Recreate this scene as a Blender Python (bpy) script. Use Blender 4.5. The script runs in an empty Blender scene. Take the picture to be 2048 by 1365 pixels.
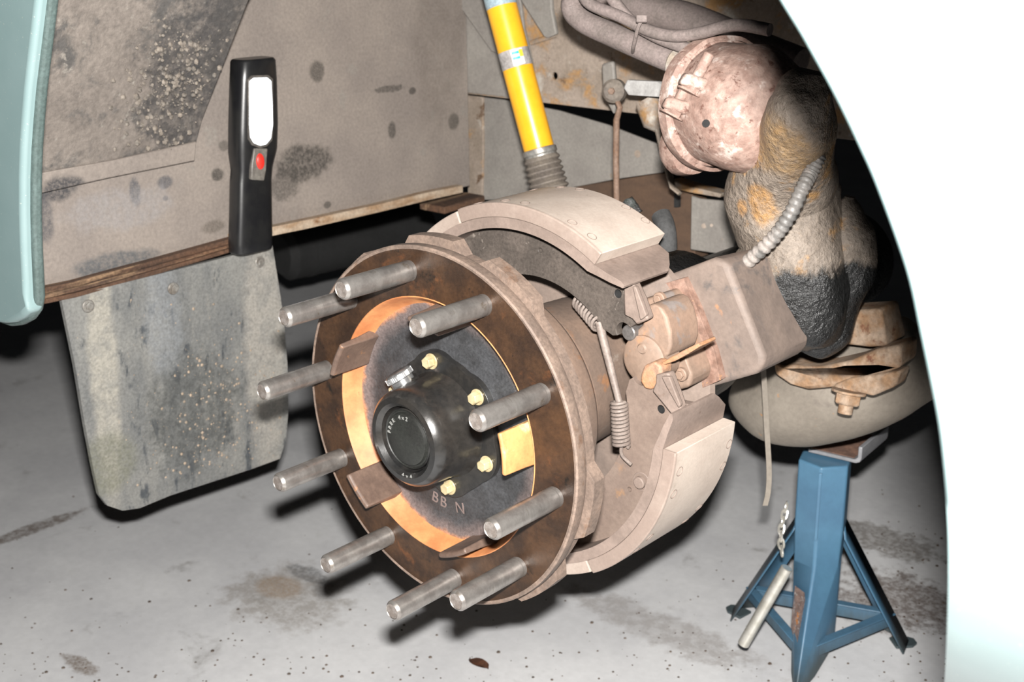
import bpy, math, random
from mathutils import Vector, Matrix, Euler, geometry, noise as mnoise
random.seed(7)
S = bpy.context.scene
COL = S.collection
H = 0.55                       # hub centre above the floor; all builders work in hub space (hub centre = origin)
sin, cos, pi, rad = math.sin, math.cos, math.pi, math.radians

# ---------------------------------------------------------------- camera
CP = Vector((0.8678, -0.843, 0.4966)); PITCH, ROLL, YAW, FPX = -0.3222, -0.0126, 0.7336, 2500.0
fwd = Vector((-sin(YAW)*cos(PITCH), cos(YAW)*cos(PITCH), sin(PITCH)))
r0 = Vector((cos(YAW), sin(YAW), 0)); u0 = r0.cross(fwd)
RT = cos(ROLL)*r0 + sin(ROLL)*u0; UP = -sin(ROLL)*r0 + cos(ROLL)*u0
M = Matrix((RT, UP, -fwd)).transposed().to_4x4()
cam = bpy.data.objects.new('camera', bpy.data.cameras.new('camera')); COL.objects.link(cam)
cam.matrix_world = Matrix.Translation(CP + Vector((0, 0, H))) @ M
cam.data.sensor_width = 22.2; cam.data.lens = FPX/2048*22.2
cam.data.clip_start = 0.02
cam.data.dof.use_dof = True; cam.data.dof.focus_distance = 1.2; cam.data.dof.aperture_fstop = 6.3
S.camera = cam
# ---------------------------------------------------------------- world and the camera's own flash
W = bpy.data.worlds.new('world'); S.world = W; W.use_nodes = True
W.node_tree.nodes['Background'].inputs[0].default_value = (0.9, 0.95, 1, 1)
W.node_tree.nodes['Background'].inputs[1].default_value = 0.006
fl = bpy.data.lights.new('flash', 'AREA'); fl.shape = 'RECTANGLE'; fl.size = 0.045; fl.size_y = 0.022; fl.energy = 80; fl.color = (1.0, 0.975, 0.94)
flo = bpy.data.objects.new('flash', fl); COL.objects.link(flo)
flo.matrix_world = Matrix.Translation(CP + UP*0.078 + RT*0.010 + Vector((0, 0, H))) @ M
S.view_settings.view_transform = 'Standard'; S.view_settings.look = 'None'
S.view_settings.gamma = 1; S.view_settings.exposure = 0.0; S.view_settings.use_curve_mapping = False

def at(px, py, x=None, y=None, z=None, d=None):
    r = fwd + RT*((px-1024)/FPX) + UP*((682.5-py)/FPX)
    if d is not None: return CP + r*d
    if x is not None: return CP + r*((x-CP.x)/r.x)
    if y is not None: return CP + r*((y-CP.y)/r.y)
    return CP + r*((z-CP.z)/r.z)

# ---------------------------------------------------------------- materials
def srgb(c):
    return tuple((v/255/12.92 if v/255 <= 0.04045 else ((v/255+0.055)/1.055)**2.4) for v in c)
def lin(c): return tuple(c) + (1,)
class NT:
    def __init__(s, name):
        s.m = bpy.data.materials.new(name); s.m.use_nodes = True; s.t = s.m.node_tree
        s.b = s.t.nodes['Principled BSDF']; s.co = s.n('ShaderNodeTexCoord').outputs['Object']
    def n(s, typ, **k):
        q = s.t.nodes.new(typ)
        for a, v in k.items(): setattr(q, a, v)
        return q
    def l(s, a, b): s.t.links.new(a, b)
    def noise(s, scale, detail=6, rough=0.6, stretch=None, off=0.0, dist=0.0):
        q = s.n('ShaderNodeTexNoise'); q.inputs['Scale'].default_value = scale; q.inputs['Detail'].default_value = detail
        q.inputs['Roughness'].default_value = rough; q.inputs['Distortion'].default_value = dist
        mp = s.n('ShaderNodeMapping'); mp.inputs['Scale'].default_value = stretch or (1, 1, 1); mp.inputs['Location'].default_value = (off, off*1.7, off*0.6)
        s.l(s.co, mp.inputs[0]); s.l(mp.outputs[0], q.inputs['Vector']); return q.outputs[0]
    def math(s, op, a, b=None, clamp=False):
        q = s.n('ShaderNodeMath', operation=op, use_clamp=clamp)
        for i, v in enumerate((a, b)):
            if v is None: continue
            if isinstance(v, (int, float)): q.inputs[i].default_value = v
            else: s.l(v, q.inputs[i])
        return q.outputs[0]
    def ramp(s, v, a, b):
        q = s.n('ShaderNodeMapRange', interpolation_type='SMOOTHSTEP'); q.inputs[1].default_value = a; q.inputs[2].default_value = b
        s.l(v, q.inputs[0]); return q.outputs[0]
    def mix(s, f, a, b):
        q = s.n('ShaderNodeMix', data_type='RGBA')
        for sock, v in ((q.inputs[0], f), (q.inputs[6], a), (q.inputs[7], b)):
            if isinstance(v, (int, float)): sock.default_value = v
            elif isinstance(v, tuple): sock.default_value = lin(v[:3])
            else: s.l(v, sock)
        return q.outputs[2]
    def fmix(s, f, a, b):
        q = s.n('ShaderNodeMix', data_type='FLOAT')
        for sock, v in ((q.inputs[0], f), (q.inputs[2], a), (q.inputs[3], b)):
            if isinstance(v, (int, float)): sock.default_value = v
            else: s.l(v, sock)
        return q.outputs[0]
    def sep(s):
        q = s.n('ShaderNodeSeparateXYZ'); s.l(s.co, q.inputs[0]); return q.outputs
    def dist(s, c, sc=(1, 1, 1)):
        mp = s.n('ShaderNodeMapping'); mp.vector_type = 'POINT'; mp.inputs['Scale'].default_value = sc
        mp.inputs['Location'].default_value = (-c[0]*sc[0], -c[1]*sc[1], -c[2]*sc[2]); s.l(s.co, mp.inputs[0])
        q = s.n('ShaderNodeVectorMath', operation='LENGTH'); s.l(mp.outputs[0], q.inputs[0]); return q.outputs['Value']

def dirty(name, c1, c2, scale=30, rough=0.7, metal=0.0, bump=0.3, bscale=250, layers=(), blobs=(), stretch=None,
          grain=0.35, radial=None, zband=None, coat=0.0, spec=0.5, bdist=0.001):
    """c1/c2 mottled by noise; layers: (colour, noise scale, lo, hi[, roughness, metallic]) patches; blobs: (centre, size xyz, colour, strength[, noise amp])
    round stains; radial: (r_lo, r_hi, colour) coating outside a radius of the hub axis; zband: (z_lo, z_hi, colour, roughness) coating below a height"""
    t = NT(name)
    col = t.mix(t.ramp(t.noise(scale, 5, 0.6, stretch), 0.35, 0.65), c1, c2)
    rg = rough; mt = metal
    for i, L in enumerate(layers):
        st = L[6] if len(L) > 6 else stretch
        f = t.ramp(t.noise(L[1], 8, 0.65, st, off=3.1*(i+1), dist=0.3), L[2], L[3])
        col = t.mix(f, col, L[0])
        if len(L) > 4 and L[4] is not None: rg = t.fmix(f, rg, L[4])
        if len(L) > 5 and L[5] is not None: mt = t.fmix(f, mt, L[5])
    if radial:
        xyz = t.sep(); r = t.math('SQRT', t.math('ADD', t.math('MULTIPLY', xyz[0], xyz[0]), t.math('MULTIPLY', xyz[2], xyz[2])))
        for lo, hi, c in radial:
            rr = t.math('ADD', r, t.math('MULTIPLY', t.math('SUBTRACT', t.noise(22, 6, 0.6, off=9), 0.5), 0.03))
            f = t.ramp(rr, lo, hi); col = t.mix(f, col, c); rg = t.fmix(f, rg, 0.55)
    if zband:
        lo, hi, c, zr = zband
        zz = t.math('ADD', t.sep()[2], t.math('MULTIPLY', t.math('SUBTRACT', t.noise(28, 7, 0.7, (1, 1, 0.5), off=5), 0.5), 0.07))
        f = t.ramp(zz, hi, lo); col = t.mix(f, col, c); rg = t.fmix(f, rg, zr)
    for i, B in enumerate(blobs):
        amp = B[4] if len(B) > 4 else 0.7
        d = t.dist(B[0], tuple(1/v for v in B[1]))
        d = t.math('ADD', d, t.math('MULTIPLY', t.math('SUBTRACT', t.noise(3.0/max(B[1]) if len(B) < 6 else B[5], 8, 0.7, off=i*1.3), 0.5), amp*2))
        f = t.math('MULTIPLY', t.ramp(d, 1.08, 0.62), B[3]); nn = t.ramp(t.noise((3.0/max(B[1][1:] if B[1][2] < .5 else B[1][:2]))*3.2, 8, 0.75, off=7+i), 0.40, 0.58)
        f = t.math('MULTIPLY', f, t.math('ADD', t.math('MULTIPLY', nn, .5), .5)); col = t.mix(f, col, B[2])
    g = t.noise(bscale, 4, 0.7)
    gm = t.n('ShaderNodeMapRange'); gm.inputs[3].default_value = 1-grain; gm.inputs[4].default_value = 1+grain; t.l(g, gm.inputs[0]); gm.inputs[1].default_value = 0.25; gm.inputs[2].default_value = 0.75
    vm = t.n('ShaderNodeVectorMath', operation='SCALE'); t.l(col, vm.inputs[0]); t.l(gm.outputs[0], vm.inputs['Scale'])
    t.l(vm.outputs[0], t.b.inputs['Base Color'])
    for sock, v in (('Roughness', rg), ('Metallic', mt)):
        if isinstance(v, (int, float)): t.b.inputs[sock].default_value = v
        else: t.l(v, t.b.inputs[sock])
    t.b.inputs['Coat Weight'].default_value = coat; t.b.inputs['Coat Roughness'].default_value = 0.12
    t.b.inputs['Specular IOR Level'].default_value = spec
    if bump:
        hgt = t.math('ADD', t.math('MULTIPLY', g, 0.6), t.noise(bscale*0.22, 5, 0.65, off=2))
        bn = t.n('ShaderNodeBump'); bn.inputs['Strength'].default_value = bump; bn.inputs['Distance'].default_value = bdist
        t.l(hgt, bn.inputs['Height']); t.l(bn.outputs[0], t.b.inputs['Normal'])
    return t.m

def plain(name, c, rough=0.5, metal=0.0, emit=0.0, coat=0.0):
    t = NT(name); f = t.ramp(t.noise(60, 5), 0.3, 0.7)
    t.l(t.mix(f, c, tuple(v*0.82 for v in c)), t.b.inputs['Base Color'])
    t.b.inputs['Roughness'].default_value = rough; t.b.inputs['Metallic'].default_value = metal; t.b.inputs['Coat Weight'].default_value = coat
    if emit: t.b.inputs['Emission Color'].default_value = lin(c); t.b.inputs['Emission Strength'].default_value = emit
    return t.m

RUST = (0.19, 0.07, 0.025); DRUST = (0.05, 0.02, 0.01); ORANGE = (0.42, 0.14, 0.025)
DUST = (0.165, 0.118, 0.092); DUST2 = (0.115, 0.083, 0.066)

# ---------------------------------------------------------------- mesh building
class MB:
    def __init__(s): s.v = []; s.f = []
    def add(s, vs, fs):
        b = len(s.v); s.v += [tuple(v) for v in vs]; s.f += [tuple(b+i for i in f) for f in fs]; return s
    def prism(s, pts, off):
        """closed polygon of 3-D points, thickened by vector off"""
        n = len(pts); pts = [Vector(p) for p in pts]; off = Vector(off)
        tri = geometry.tessellate_polygon([pts])
        vs = pts + [p+off for p in pts]
        fs = [t for t in tri] + [(c+n, b+n, a+n) for a, b, c in tri] + [(i, (i+1) % n, (i+1) % n+n, i+n) for i in range(n)]
        return s.add(vs, fs)
    def prism_holes(s, outer, holes, off):
        loops = [[Vector(p) for p in outer]] + [[Vector(p) for p in h] for h in holes]; off = Vector(off)
        flat = [p for L in loops for p in L]; n = len(flat); tri = geometry.tessellate_polygon(loops)
        fs = list(tri) + [(c+n, b+n, a+n) for a, b, c in tri]; b0 = 0
        for L in loops:
            m = len(L); fs += [(b0+i, b0+(i+1) % m, b0+(i+1) % m+n, b0+i+n) for i in range(m)]; b0 += m
        return s.add(flat + [p+off for p in flat], fs)
    def box(s, c, hx, hy, hz):
        c, hx, hy, hz = map(Vector, (c, hx, hy, hz))
        vs = [c+a*hx+b*hy+d*hz for a in (-1, 1) for b in (-1, 1) for d in (-1, 1)]
        return s.add(vs, [(0, 1, 3, 2), (4, 6, 7, 5), (0, 4, 5, 1), (2, 3, 7, 6), (0, 2, 6, 4), (1, 5, 7, 3)])
    def tube(s, path, rads, n=16, caps=True, squash=None, closed=False):
        path = [Vector(p) for p in path]; m = len(path)
        if isinstance(rads, (int, float)): rads = [rads]*m
        up = Vector((0, 0, 1)); prev = None; vs = []; fs = []
        for i, p in enumerate(path):
            if closed: t = path[(i+1) % m]-path[i-1]
            else: t = path[min(i+1, m-1)]-path[max(i-1, 0)]
            t.normalize()
            if prev is None:
                a = t.cross(up) if abs(t.dot(up)) < 0.95 else t.cross(Vector((1, 0, 0)))
            else: a = prev - t*prev.dot(t)
            a.normalize(); prev = a; b = t.cross(a)
            sq = squash[i] if squash else 1.0
            for k in range(n):
                w = 2*pi*k/n; vs.append(p + a*(cos(w)*rads[i]) + b*(sin(w)*rads[i]*sq))
        for i in range(m if closed else m-1):
            j = (i+1) % m
            for k in range(n): fs.append((i*n+k, i*n+(k+1) % n, j*n+(k+1) % n, j*n+k))
        if caps and not closed: fs += [tuple(range(n-1, -1, -1)), tuple(range((m-1)*n, m*n))]
        return s.add(vs, fs)
    def lathe(s, prof, n=48, o=(0, 0, 0), ax=(0, 1, 0), a0=0, a1=360, close=False):
        """prof: (radius, distance along ax); start angle measured from +X towards +Z for the hub axis"""
        ax = Vector(ax).normalized(); o = Vector(o)
        e1 = Vector((1, 0, 0)) if abs(ax.x) < 0.9 else Vector((0, 0, 1))
        e1 = (e1 - ax*e1.dot(ax)).normalized(); e2 = e1.cross(ax)
        full = abs(a1-a0) >= 359.9; m = n if full else n+1; vs = []; fs = []; P = len(prof)
        for i in range(m):
            w = rad(a0+(a1-a0)*i/n)
            for r, h in prof: vs.append(o + e1*(r*cos(w)) + e2*(r*sin(w)) + ax*h)
        Q = P if close else P-1
        for i in range(n):
            j = (i+1) % m
            for k in range(Q): fs.append((i*P+k, i*P+(k+1) % P, j*P+(k+1) % P, j*P+k))
        if not full and close: fs += [tuple(range(P-1, -1, -1)), tuple(range(n*P, n*P+P))]
        return s.add(vs, fs)
    def disc(s, o, ax, r, n=24):
        s.lathe([(0.0001, 0), (r, 0)], n, o, ax); return s
    def cyl(s, a, b, r, n=20, ch=0.0):
        a, b = Vector(a), Vector(b); L = (b-a).length
        return s.lathe([(0.00005, 0), (r-ch, 0), (r, ch), (r, L-ch), (r-ch, L), (0.00005, L)] if ch else [(0.00005, 0), (r, 0), (r, L), (0.00005, L)], n, a, b-a)
    def hexbolt(s, o, ax, r, h, washer=0, tip=0):
        o, ax = Vector(o), Vector(ax).normalized()
        if washer: s.cyl(o, o+ax*washer, r*1.28, 24); o = o+ax*washer
        s.lathe([(0.0001, 0), (r, 0), (r, h*0.85), (r*0.86, h), (0.0001, h)], 6, o, ax)
        if tip: s.cyl(o+ax*h, o+ax*(h+tip), r*0.55, 14, 0.0008)
        return s
    def mesh(s, name, sharp=35, merge=True):
        import bmesh
        me = bpy.data.meshes.new(name); me.from_pydata(s.v, [], s.f)
        bm = bmesh.new(); bm.from_mesh(me)
        if merge: bmesh.ops.remove_doubles(bm, verts=bm.verts, dist=1e-6)
        bmesh.ops.recalc_face_normals(bm, faces=bm.faces)
        for f in bm.faces: f.smooth = True
        for e in bm.edges:
            if len(e.link_faces) == 2 and e.calc_face_angle(0) > rad(sharp): e.smooth = False
        bm.to_mesh(me); bm.free(); return me
def rough_up(me, amp, sc, seed=0.0):
    for v in me.vertices:
        q = mnoise.noise_vector(v.co*sc + Vector((seed, seed, seed))); v.co += q*amp
def thing(name, label, cat, base=(0, 0, 0), group=None):
    o = bpy.data.objects.new(name, None); COL.objects.link(o); o.location = Vector(base) + Vector((0, 0, H)); o.empty_display_size = 0.02
    o['label'] = label; o['category'] = cat; o['base'] = tuple(base)
    if group: o['group'] = group
    return o
def part(name, mb, mat, parent=None, bevel=0.0, label=None, sharp=35, seg=2, amp=0, sc=30, subsurf=0, merge=True):
    me = mb.mesh(name, sharp, merge)
    if amp: rough_up(me, amp, sc)
    me.materials.append(mat); o = bpy.data.objects.new(name, me); COL.objects.link(o)
    if parent is None: o.location = (0, 0, H)
    else:
        o.parent = parent
        if 'base' in parent.keys(): o.location = -Vector(parent['base'])
    if bevel:
        b = o.modifiers.new('bevel', 'BEVEL'); b.width = bevel; b.segments = seg; b.limit_method = 'ANGLE'; b.angle_limit = rad(35); b.harden_normals = False
    if subsurf:
        b = o.modifiers.new('sub', 'SUBSURF'); b.levels = subsurf; b.render_levels = subsurf
    if label: o['label'] = label
    return o
def tag(o, label, cat, group=None, kind=None):
    if kind: o['kind'] = kind
    if label: o['label'] = label
    if cat: o['category'] = cat
    if group: o['group'] = group
    return o
def spin(o, ang, name=None):
    """copy of a hub-space part turned about the hub axis by ang degrees"""
    c = o.copy(); COL.objects.link(c); c.rotation_euler = (0, -rad(ang), 0)
    return c
def text_part(name, body, size, loc, rot3, mat, parent, extrude=0.0006):
    cu = bpy.data.curves.new(name, 'FONT'); cu.body = body; cu.size = size; cu.extrude = extrude; cu.align_x = 'CENTER'; cu.align_y = 'CENTER'
    cu.materials.append(mat); tmp = bpy.data.objects.new(name, cu); COL.objects.link(tmp)
    me = bpy.data.meshes.new_from_object(tmp); bpy.data.objects.remove(tmp); bpy.data.curves.remove(cu)
    o = bpy.data.objects.new(name, me); COL.objects.link(o); o.parent = parent
    o.matrix_local = Matrix.Translation(Vector(loc) - Vector(parent.get('base', (0, 0, 0)))) @ rot3.to_4x4(); return o
def frame(right, up):
    r = Vector(right).normalized(); n = r.cross(Vector(up)).normalized(); u = n.cross(r)
    return Matrix((r, u, n)).transposed()
def pol(r, a, y): return Vector((r*cos(rad(a)), y, r*sin(rad(a))))
def smooth(pts, n=8):
    pts = [Vector(p) for p in pts]; out = []
    for i in range(len(pts)-1):
        p0 = pts[max(i-1, 0)]; p1 = pts[i]; p2 = pts[i+1]; p3 = pts[min(i+2, len(pts)-1)]
        for k in range(n):
            t = k/n; out.append(0.5*((2*p1)+(p2-p0)*t+(2*p0-5*p1+4*p2-p3)*t*t+(3*p1-p0-3*p2+p3)*t**3))
    return out+[pts[-1]]
AX = 27.0                      # the direction in which the brake's expander lies
def B(u, v, y):
    c, s = cos(rad(AX)), sin(rad(AX)); return Vector((u*c - v*s, y, u*s + v*c))

# ================================================================ the garage
FL = lambda px, py: at(px, py, z=-H)
def fb(px, py, sx, sy, col, st, amp=0.7, ns=None):
    c = FL(px, py); return (c, (sx, sy, 0.5), col, st, amp) if ns is None else (c, (sx, sy, 0.5), col, st, amp, ns)
m_floor = dirty('painted_floor', (0.60, 0.60, 0.605), (0.52, 0.52, 0.53), 5, rough=0.5, bump=0.12, bscale=60, grain=0.07,
    layers=[((0.27, 0.26, 0.25), 9, 0.60, 0.78), ((0.56, 0.56, 0.56), 17, 0.6, 0.72), ((0.15, 0.125, 0.10), 42, 0.70, 0.76), ((0.10, 0.08, 0.06), 120, 0.745, 0.77)],
    blobs=[fb(575, 1190, .13, .10, (0.22, 0.19, 0.16), 0.6, 0.9, 22), fb(560, 1175, .05, .035, (0.30, 0.22, 0.15), 0.7, 0.5), fb(620, 1150, .06, .02, (0.12, 0.12, 0.12), 0.7, 0.9, 40),
           fb(60, 1060, .022, .12, (0.12, 0.09, 0.07), 0.8, 0.8, 40), fb(160, 1330, .05, .016, (0.16, 0.12, 0.09), 0.8, 0.8, 50),
           fb(1330, 1260, .2, .05, (0.2, 0.17, 0.15), 0.5, 1.1, 30), fb(1800, 1200, .12, .10, (0.09, 0.06, 0.045), 0.8, 1.2, 34), fb(1760, 1080, .12, .06, (0.1, 0.08, 0.06), 0.7, 1.2, 34)])
fm = MB(); fm.box((-1, 1.5, -H-0.05), (6, 0, 0), (0, 5.5, 0), (0, 0, 0.05)); tag(part('floor', fm, m_floor), None, None, kind='structure')
m_wall = dirty('dark_garage_wall', (0.05, 0.05, 0.05), (0.03, 0.03, 0.03), 2, bump=0.1, bscale=40)
for nm, c, hx, hy in (('wall_back', (-1, 7.05, 0.9), (6, 0, 0), (0, 0.05, 0)), ('wall_left', (-7.05, 1.5, 0.9), (0.05, 0, 0), (0, 5.5, 0))):
    q = MB(); q.box(c, hx, hy, (0, 0, 1.5)); tag(part(nm, q, m_wall), None, None, kind='structure')

# ================================================================ wheel well panels, lip, flap
XP = -0.60
P = lambda px, py, x=XP: at(px, py, x=x)
def pb(px, py, wpx, hpx, col, st, amp=0.6, ns=None):
    c = P(px, py); w = (P(px+wpx, py)-c).length; h = (P(px, py+hpx)-c).length
    return (c, (0.5, w, h), col, st, amp) if ns is None else (c, (0.5, w, h), col, st, amp, ns)
DK = (0.022, 0.02, 0.017)
m_panel = dirty('road_dirt_panel', (0.205, 0.175, 0.152), (0.172, 0.147, 0.13), 10, rough=0.65, bump=0.35, bscale=220, grain=0.22,
    layers=[((0.19, 0.17, 0.15), 24, 0.58, 0.72), ((0.09, 0.075, 0.06), 30, 0.64, 0.74)],
    blobs=[pb(610, 325, 62, 42, DK, 0.85, 0.55, 45), pb(570, 370, 35, 38, DK, 0.6, 0.6, 70), pb(635, 143, 16, 22, DK, 0.8, 0.8), pb(780, 178, 34, 8, DK, 0.7, 1.0, 60), pb(825, 182, 8, 8, DK, 0.9, 0.7),
           pb(784, 260, 9, 20, DK, 0.8, 0.8), pb(908, 243, 10, 16, DK, 0.8, 0.8), pb(435, 350, 14, 15, DK, 0.9, 0.7), pb(447, 292, 12, 13, DK, 0.6, 0.8), pb(655, 410, 9, 8, DK, 0.8, 0.7),
           pb(425, 455, 28, 16, (0.05, 0.04, 0.03), 0.6, 0.7), pb(270, 385, 13, 32, (0.05, 0.052, 0.06), 0.9, 0.5, 40), pb(330, 365, 18, 15, (0.05, 0.052, 0.06), 0.9, 0.4, 40), pb(331, 397, 6, 6, (0.05, 0.052, 0.06), 0.8, 0.2),
           pb(110, 375, 52, 32, (0.03, 0.03, 0.033), 0.95, 0.35, 35), pb(85, 440, 26, 60, (0.05, 0.05, 0.055), 0.8, 0.4, 35), pb(235, 525, 90, 26, (0.06, 0.065, 0.07), 0.85, 0.45, 20),
           pb(240, 420, 120, 45, (0.21, 0.20, 0.20), 0.5, 0.8, 25), pb(880, 40, 60, 260, (0.12, 0.1, 0.085), 0.5, 0.6)])
pw = MB(); pl = [P(60, 585), P(200, 558), P(465, 478), P(940, 372), P(931, -60), P(60, -60)]
pw.prism(pl, (-0.004, 0, 0))
o = part('wheel_well_panel', pw, m_panel, bevel=0.001); tag(o, 'flat dusty grey transverse steel panel with black tar stains behind the work light', 'panel')
m_liner = dirty('liner_mud', (0.18, 0.155, 0.135), (0.14, 0.12, 0.105), 12, rough=0.7, bump=0.8, bscale=140, grain=0.3, bdist=0.002,
    layers=[((0.075, 0.07, 0.066), 18, 0.52, 0.66), ((0.22, 0.2, 0.175), 55, 0.60, 0.68)],
    blobs=[(P(350, 150, -.57), (0.5, 0.075, 0.15), (0.04, 0.038, 0.038), 0.9, 1.1, 42), (P(430, 60, -.57), (0.5, 0.06, 0.12), (0.045, 0.042, 0.04), 0.85, 1.0, 50)])
xt, xb = -0.47, -0.583
lp = MB(); A = [at(60, -60, x=xt), at(530, -60, x=xt), at(498, 0, x=xt-.008), at(405, 240, x=xb+.008), at(393, 285, x=xb), at(230, 322, x=xb), at(60, 352, x=xb)]
lp.prism(A, (-0.006, 0, 0)); lin_t = thing('wheel_arch_liner', 'mud-crusted upper liner panel overlapping behind the pale green wing at top left', 'panel', P(200, 320, xb))
part('liner_sheet', lp, m_liner, lin_t, bevel=0.0015)
ls = MB(); Bp = [at(60, 350, x=xb+.004), at(230, 320, x=xb+.004), at(393, 283, x=xb+.004), at(390, 322, x=xb+.003), at(220, 356, x=xb+.003), at(60, 392, x=xb+.003)]
ls.prism(Bp, (-0.007, 0, 0)); part('seam_strip', ls, m_panel, lin_t, bevel=0.0015)
cr = MB()                                                     # crust of dried mud lumps in the dark patch
for k in range(700):
    a = random.gauss(0, 1); b = random.gauss(0, 1); px = 350+a*48+(-b*28); py = 150+b*85
    if py < 5 or py > 300 or px > 400+(240-py)*0.40 or px < 130: continue
    t_ = (py+60)/380; x_ = xt+(xb-xt)*min(1, t_)+0.0015
    c = at(px, py, x=x_); r = .0008+.0034*random.random()**3
    cr.lathe([(0.0001, -.3*r), (r, 0), (r*0.7, 0.4*r), (0.0001, 0.6*r)], 6, c, (1, random.uniform(-.3, .3), random.uniform(-.3, .3)))
o = part('mud_crust', cr, dirty('mud_lumps', (0.20, 0.17, 0.14), (0.09, 0.08, 0.07), 60, bump=0.5), lin_t, merge=False, amp=.0014, sc=420); o['kind'] = 'stuff'
m_lip = dirty('flaking_rust_lip', (0.10, 0.048, 0.024), (0.04, 0.022, 0.014), 30, rough=0.85, bump=1.0, bscale=160, grain=0.45, stretch=(1, 0.12, 1), bdist=0.003,
    layers=[((0.22, 0.14, 0.08), 30, 0.55, 0.66), ((0.02, 0.015, 0.012), 50, 0.6, 0.68)])
m_lip2 = dirty('pale_rust_lip', (0.34, 0.27, 0.2), (0.23, 0.14, 0.075), 40, rough=0.85, bump=0.9, bscale=200, grain=0.3, stretch=(1, 0.3, 1), layers=[((0.16, 0.07, 0.025), 45, 0.58, 0.68)])
lipT = thing('sill_flange', 'layered rusty steel flange along the lower edge of the dusty panel', 'flange', P(500, 500))
def strip(pts, h0, h1, x0, x1):
    q = MB(); top = []; bot = []
    for (px, py) in pts: c = P(px, py, x0); top.append(c + Vector((0, 0, h0))); bot.append(c + Vector((0, 0, h1)))
    q.prism(top + bot[::-1], (x1-x0, 0, 0)); return q
lip_pts = [(60, 585), (150, 567), (300, 526), (467, 478)]
for i, (h0, h1, x0) in enumerate(((0.002, -0.006, XP+.012), (-0.0065, -0.012, XP+.017), (-0.0125, -0.019, XP+.010))):
    q = strip(lip_pts, h0, h1, x0, XP-.01); part('rust_layer', q, m_lip, lipT, bevel=0.0012, amp=0.0012, sc=60)
q = strip([(467, 472), (600, 445), (750, 412), (850, 388), (925, 372)], 0.001, -0.012, XP+.014, XP-.01); part('flange_edge', q, m_lip2, lipT, bevel=0.003, amp=0.0012, sc=50, label='pale flaking section to the right of the work light')
q = MB(); q.box(P(905, 405, XP-.02), (0.03, 0, 0), (0, 0.05, 0.002), (0, 0, 0.006)); part('flange_end', q, m_lip, lipT, bevel=0.002)

m_flap = dirty('old_rubber_flap', (0.165, 0.163, 0.152), (0.11, 0.112, 0.11), 12, rough=0.6, bump=0.5, bscale=260, grain=0.35, stretch=(1, 1.6, 0.6),
    layers=[((0.20, 0.19, 0.17), 11, 0.58, 0.74, None, None, (1, 2.2, 0.35)), ((0.045, 0.05, 0.055), 30, 0.55, 0.66), ((0.30, 0.24, 0.18), 90, 0.66, 0.70)],
    blobs=[(P(215, 740, -.59), (0.5, 0.024, 0.24), (0.26, 0.245, 0.21), 0.95, 0.4, 20), (P(535, 690, -.59), (0.5, 0.042, 0.24), (0.24, 0.225, 0.20), 0.95, 0.4, 20),
           (P(330, 640, -.59), (0.5, 0.035, 0.09), (0.18, 0.19, 0.20), 0.55, 0.7, 20), (P(400, 830, -.59), (0.5, 0.09, 0.10), (0.05, 0.052, 0.05), 0.8, 0.7, 40), (P(230, 940, -.59), (0.5, 0.05, 0.05), (0.12, 0.12, 0.09), 0.8, 0.4)])
flT = thing('mud_flap', 'scuffed grey rubber mud flap hanging below the rusty flange', 'mud flap', P(380, 1000, -.59))
fpts = [(122, 594), (200, 578), (300, 553), (420, 523), (545, 491), (556, 560), (568, 640), (575, 730), (577, 820), (572, 880), (560, 918), (500, 940), (420, 966), (340, 992), (280, 1017), (245, 1022), (215, 1012), (198, 990), (185, 930), (170, 850), (150, 730)]
q = MB(); q.prism([P(a, b, -.585 - 0.00006*(b-500)) for a, b in fpts], (-0.007, 0, 0)); part('flap_sheet', q, m_flap, flT, bevel=0.0012)
m_dull = dirty('dull_bolt', (0.25, 0.24, 0.22), (0.14, 0.12, 0.10), 80, rough=0.5, metal=0.4, bump=0.3)
for a, b in ((518, 524), (345, 577), (175, 612)):
    q = MB(); c = P(a, b, -.588); q.cyl(c, c+Vector((0.0035, 0, 0)), 0.0085, 18, 0.001); q.hexbolt(c+Vector((0.003, 0, 0)), (1, 0, 0), 0.0055, 0.0035); part('bolt', q, m_dull, flT)
q = MB()
for k in range(520):
    a, b = random.gauss(430, 72), random.gauss(840, 95)
    if not (240 < a < 562 and 560 < b < 930 - (a-480)*0.25): continue
    c = P(a, b, -.585-0.00006*(b-500)+.0004); r = .0005+.0022*random.random()**3
    q.lathe([(0.0001, -.3*r), (r, 0), (0.0001, 0.5*r)], 5, c, (1, random.uniform(-.2, .2), random.uniform(-.2, .2)))
o = part('mud_specks', q, dirty('mud_specks', (0.34, 0.26, 0.19), (0.2, 0.16, 0.12), 80, bump=0.3), flT, merge=False); o['kind'] = 'stuff'

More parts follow.
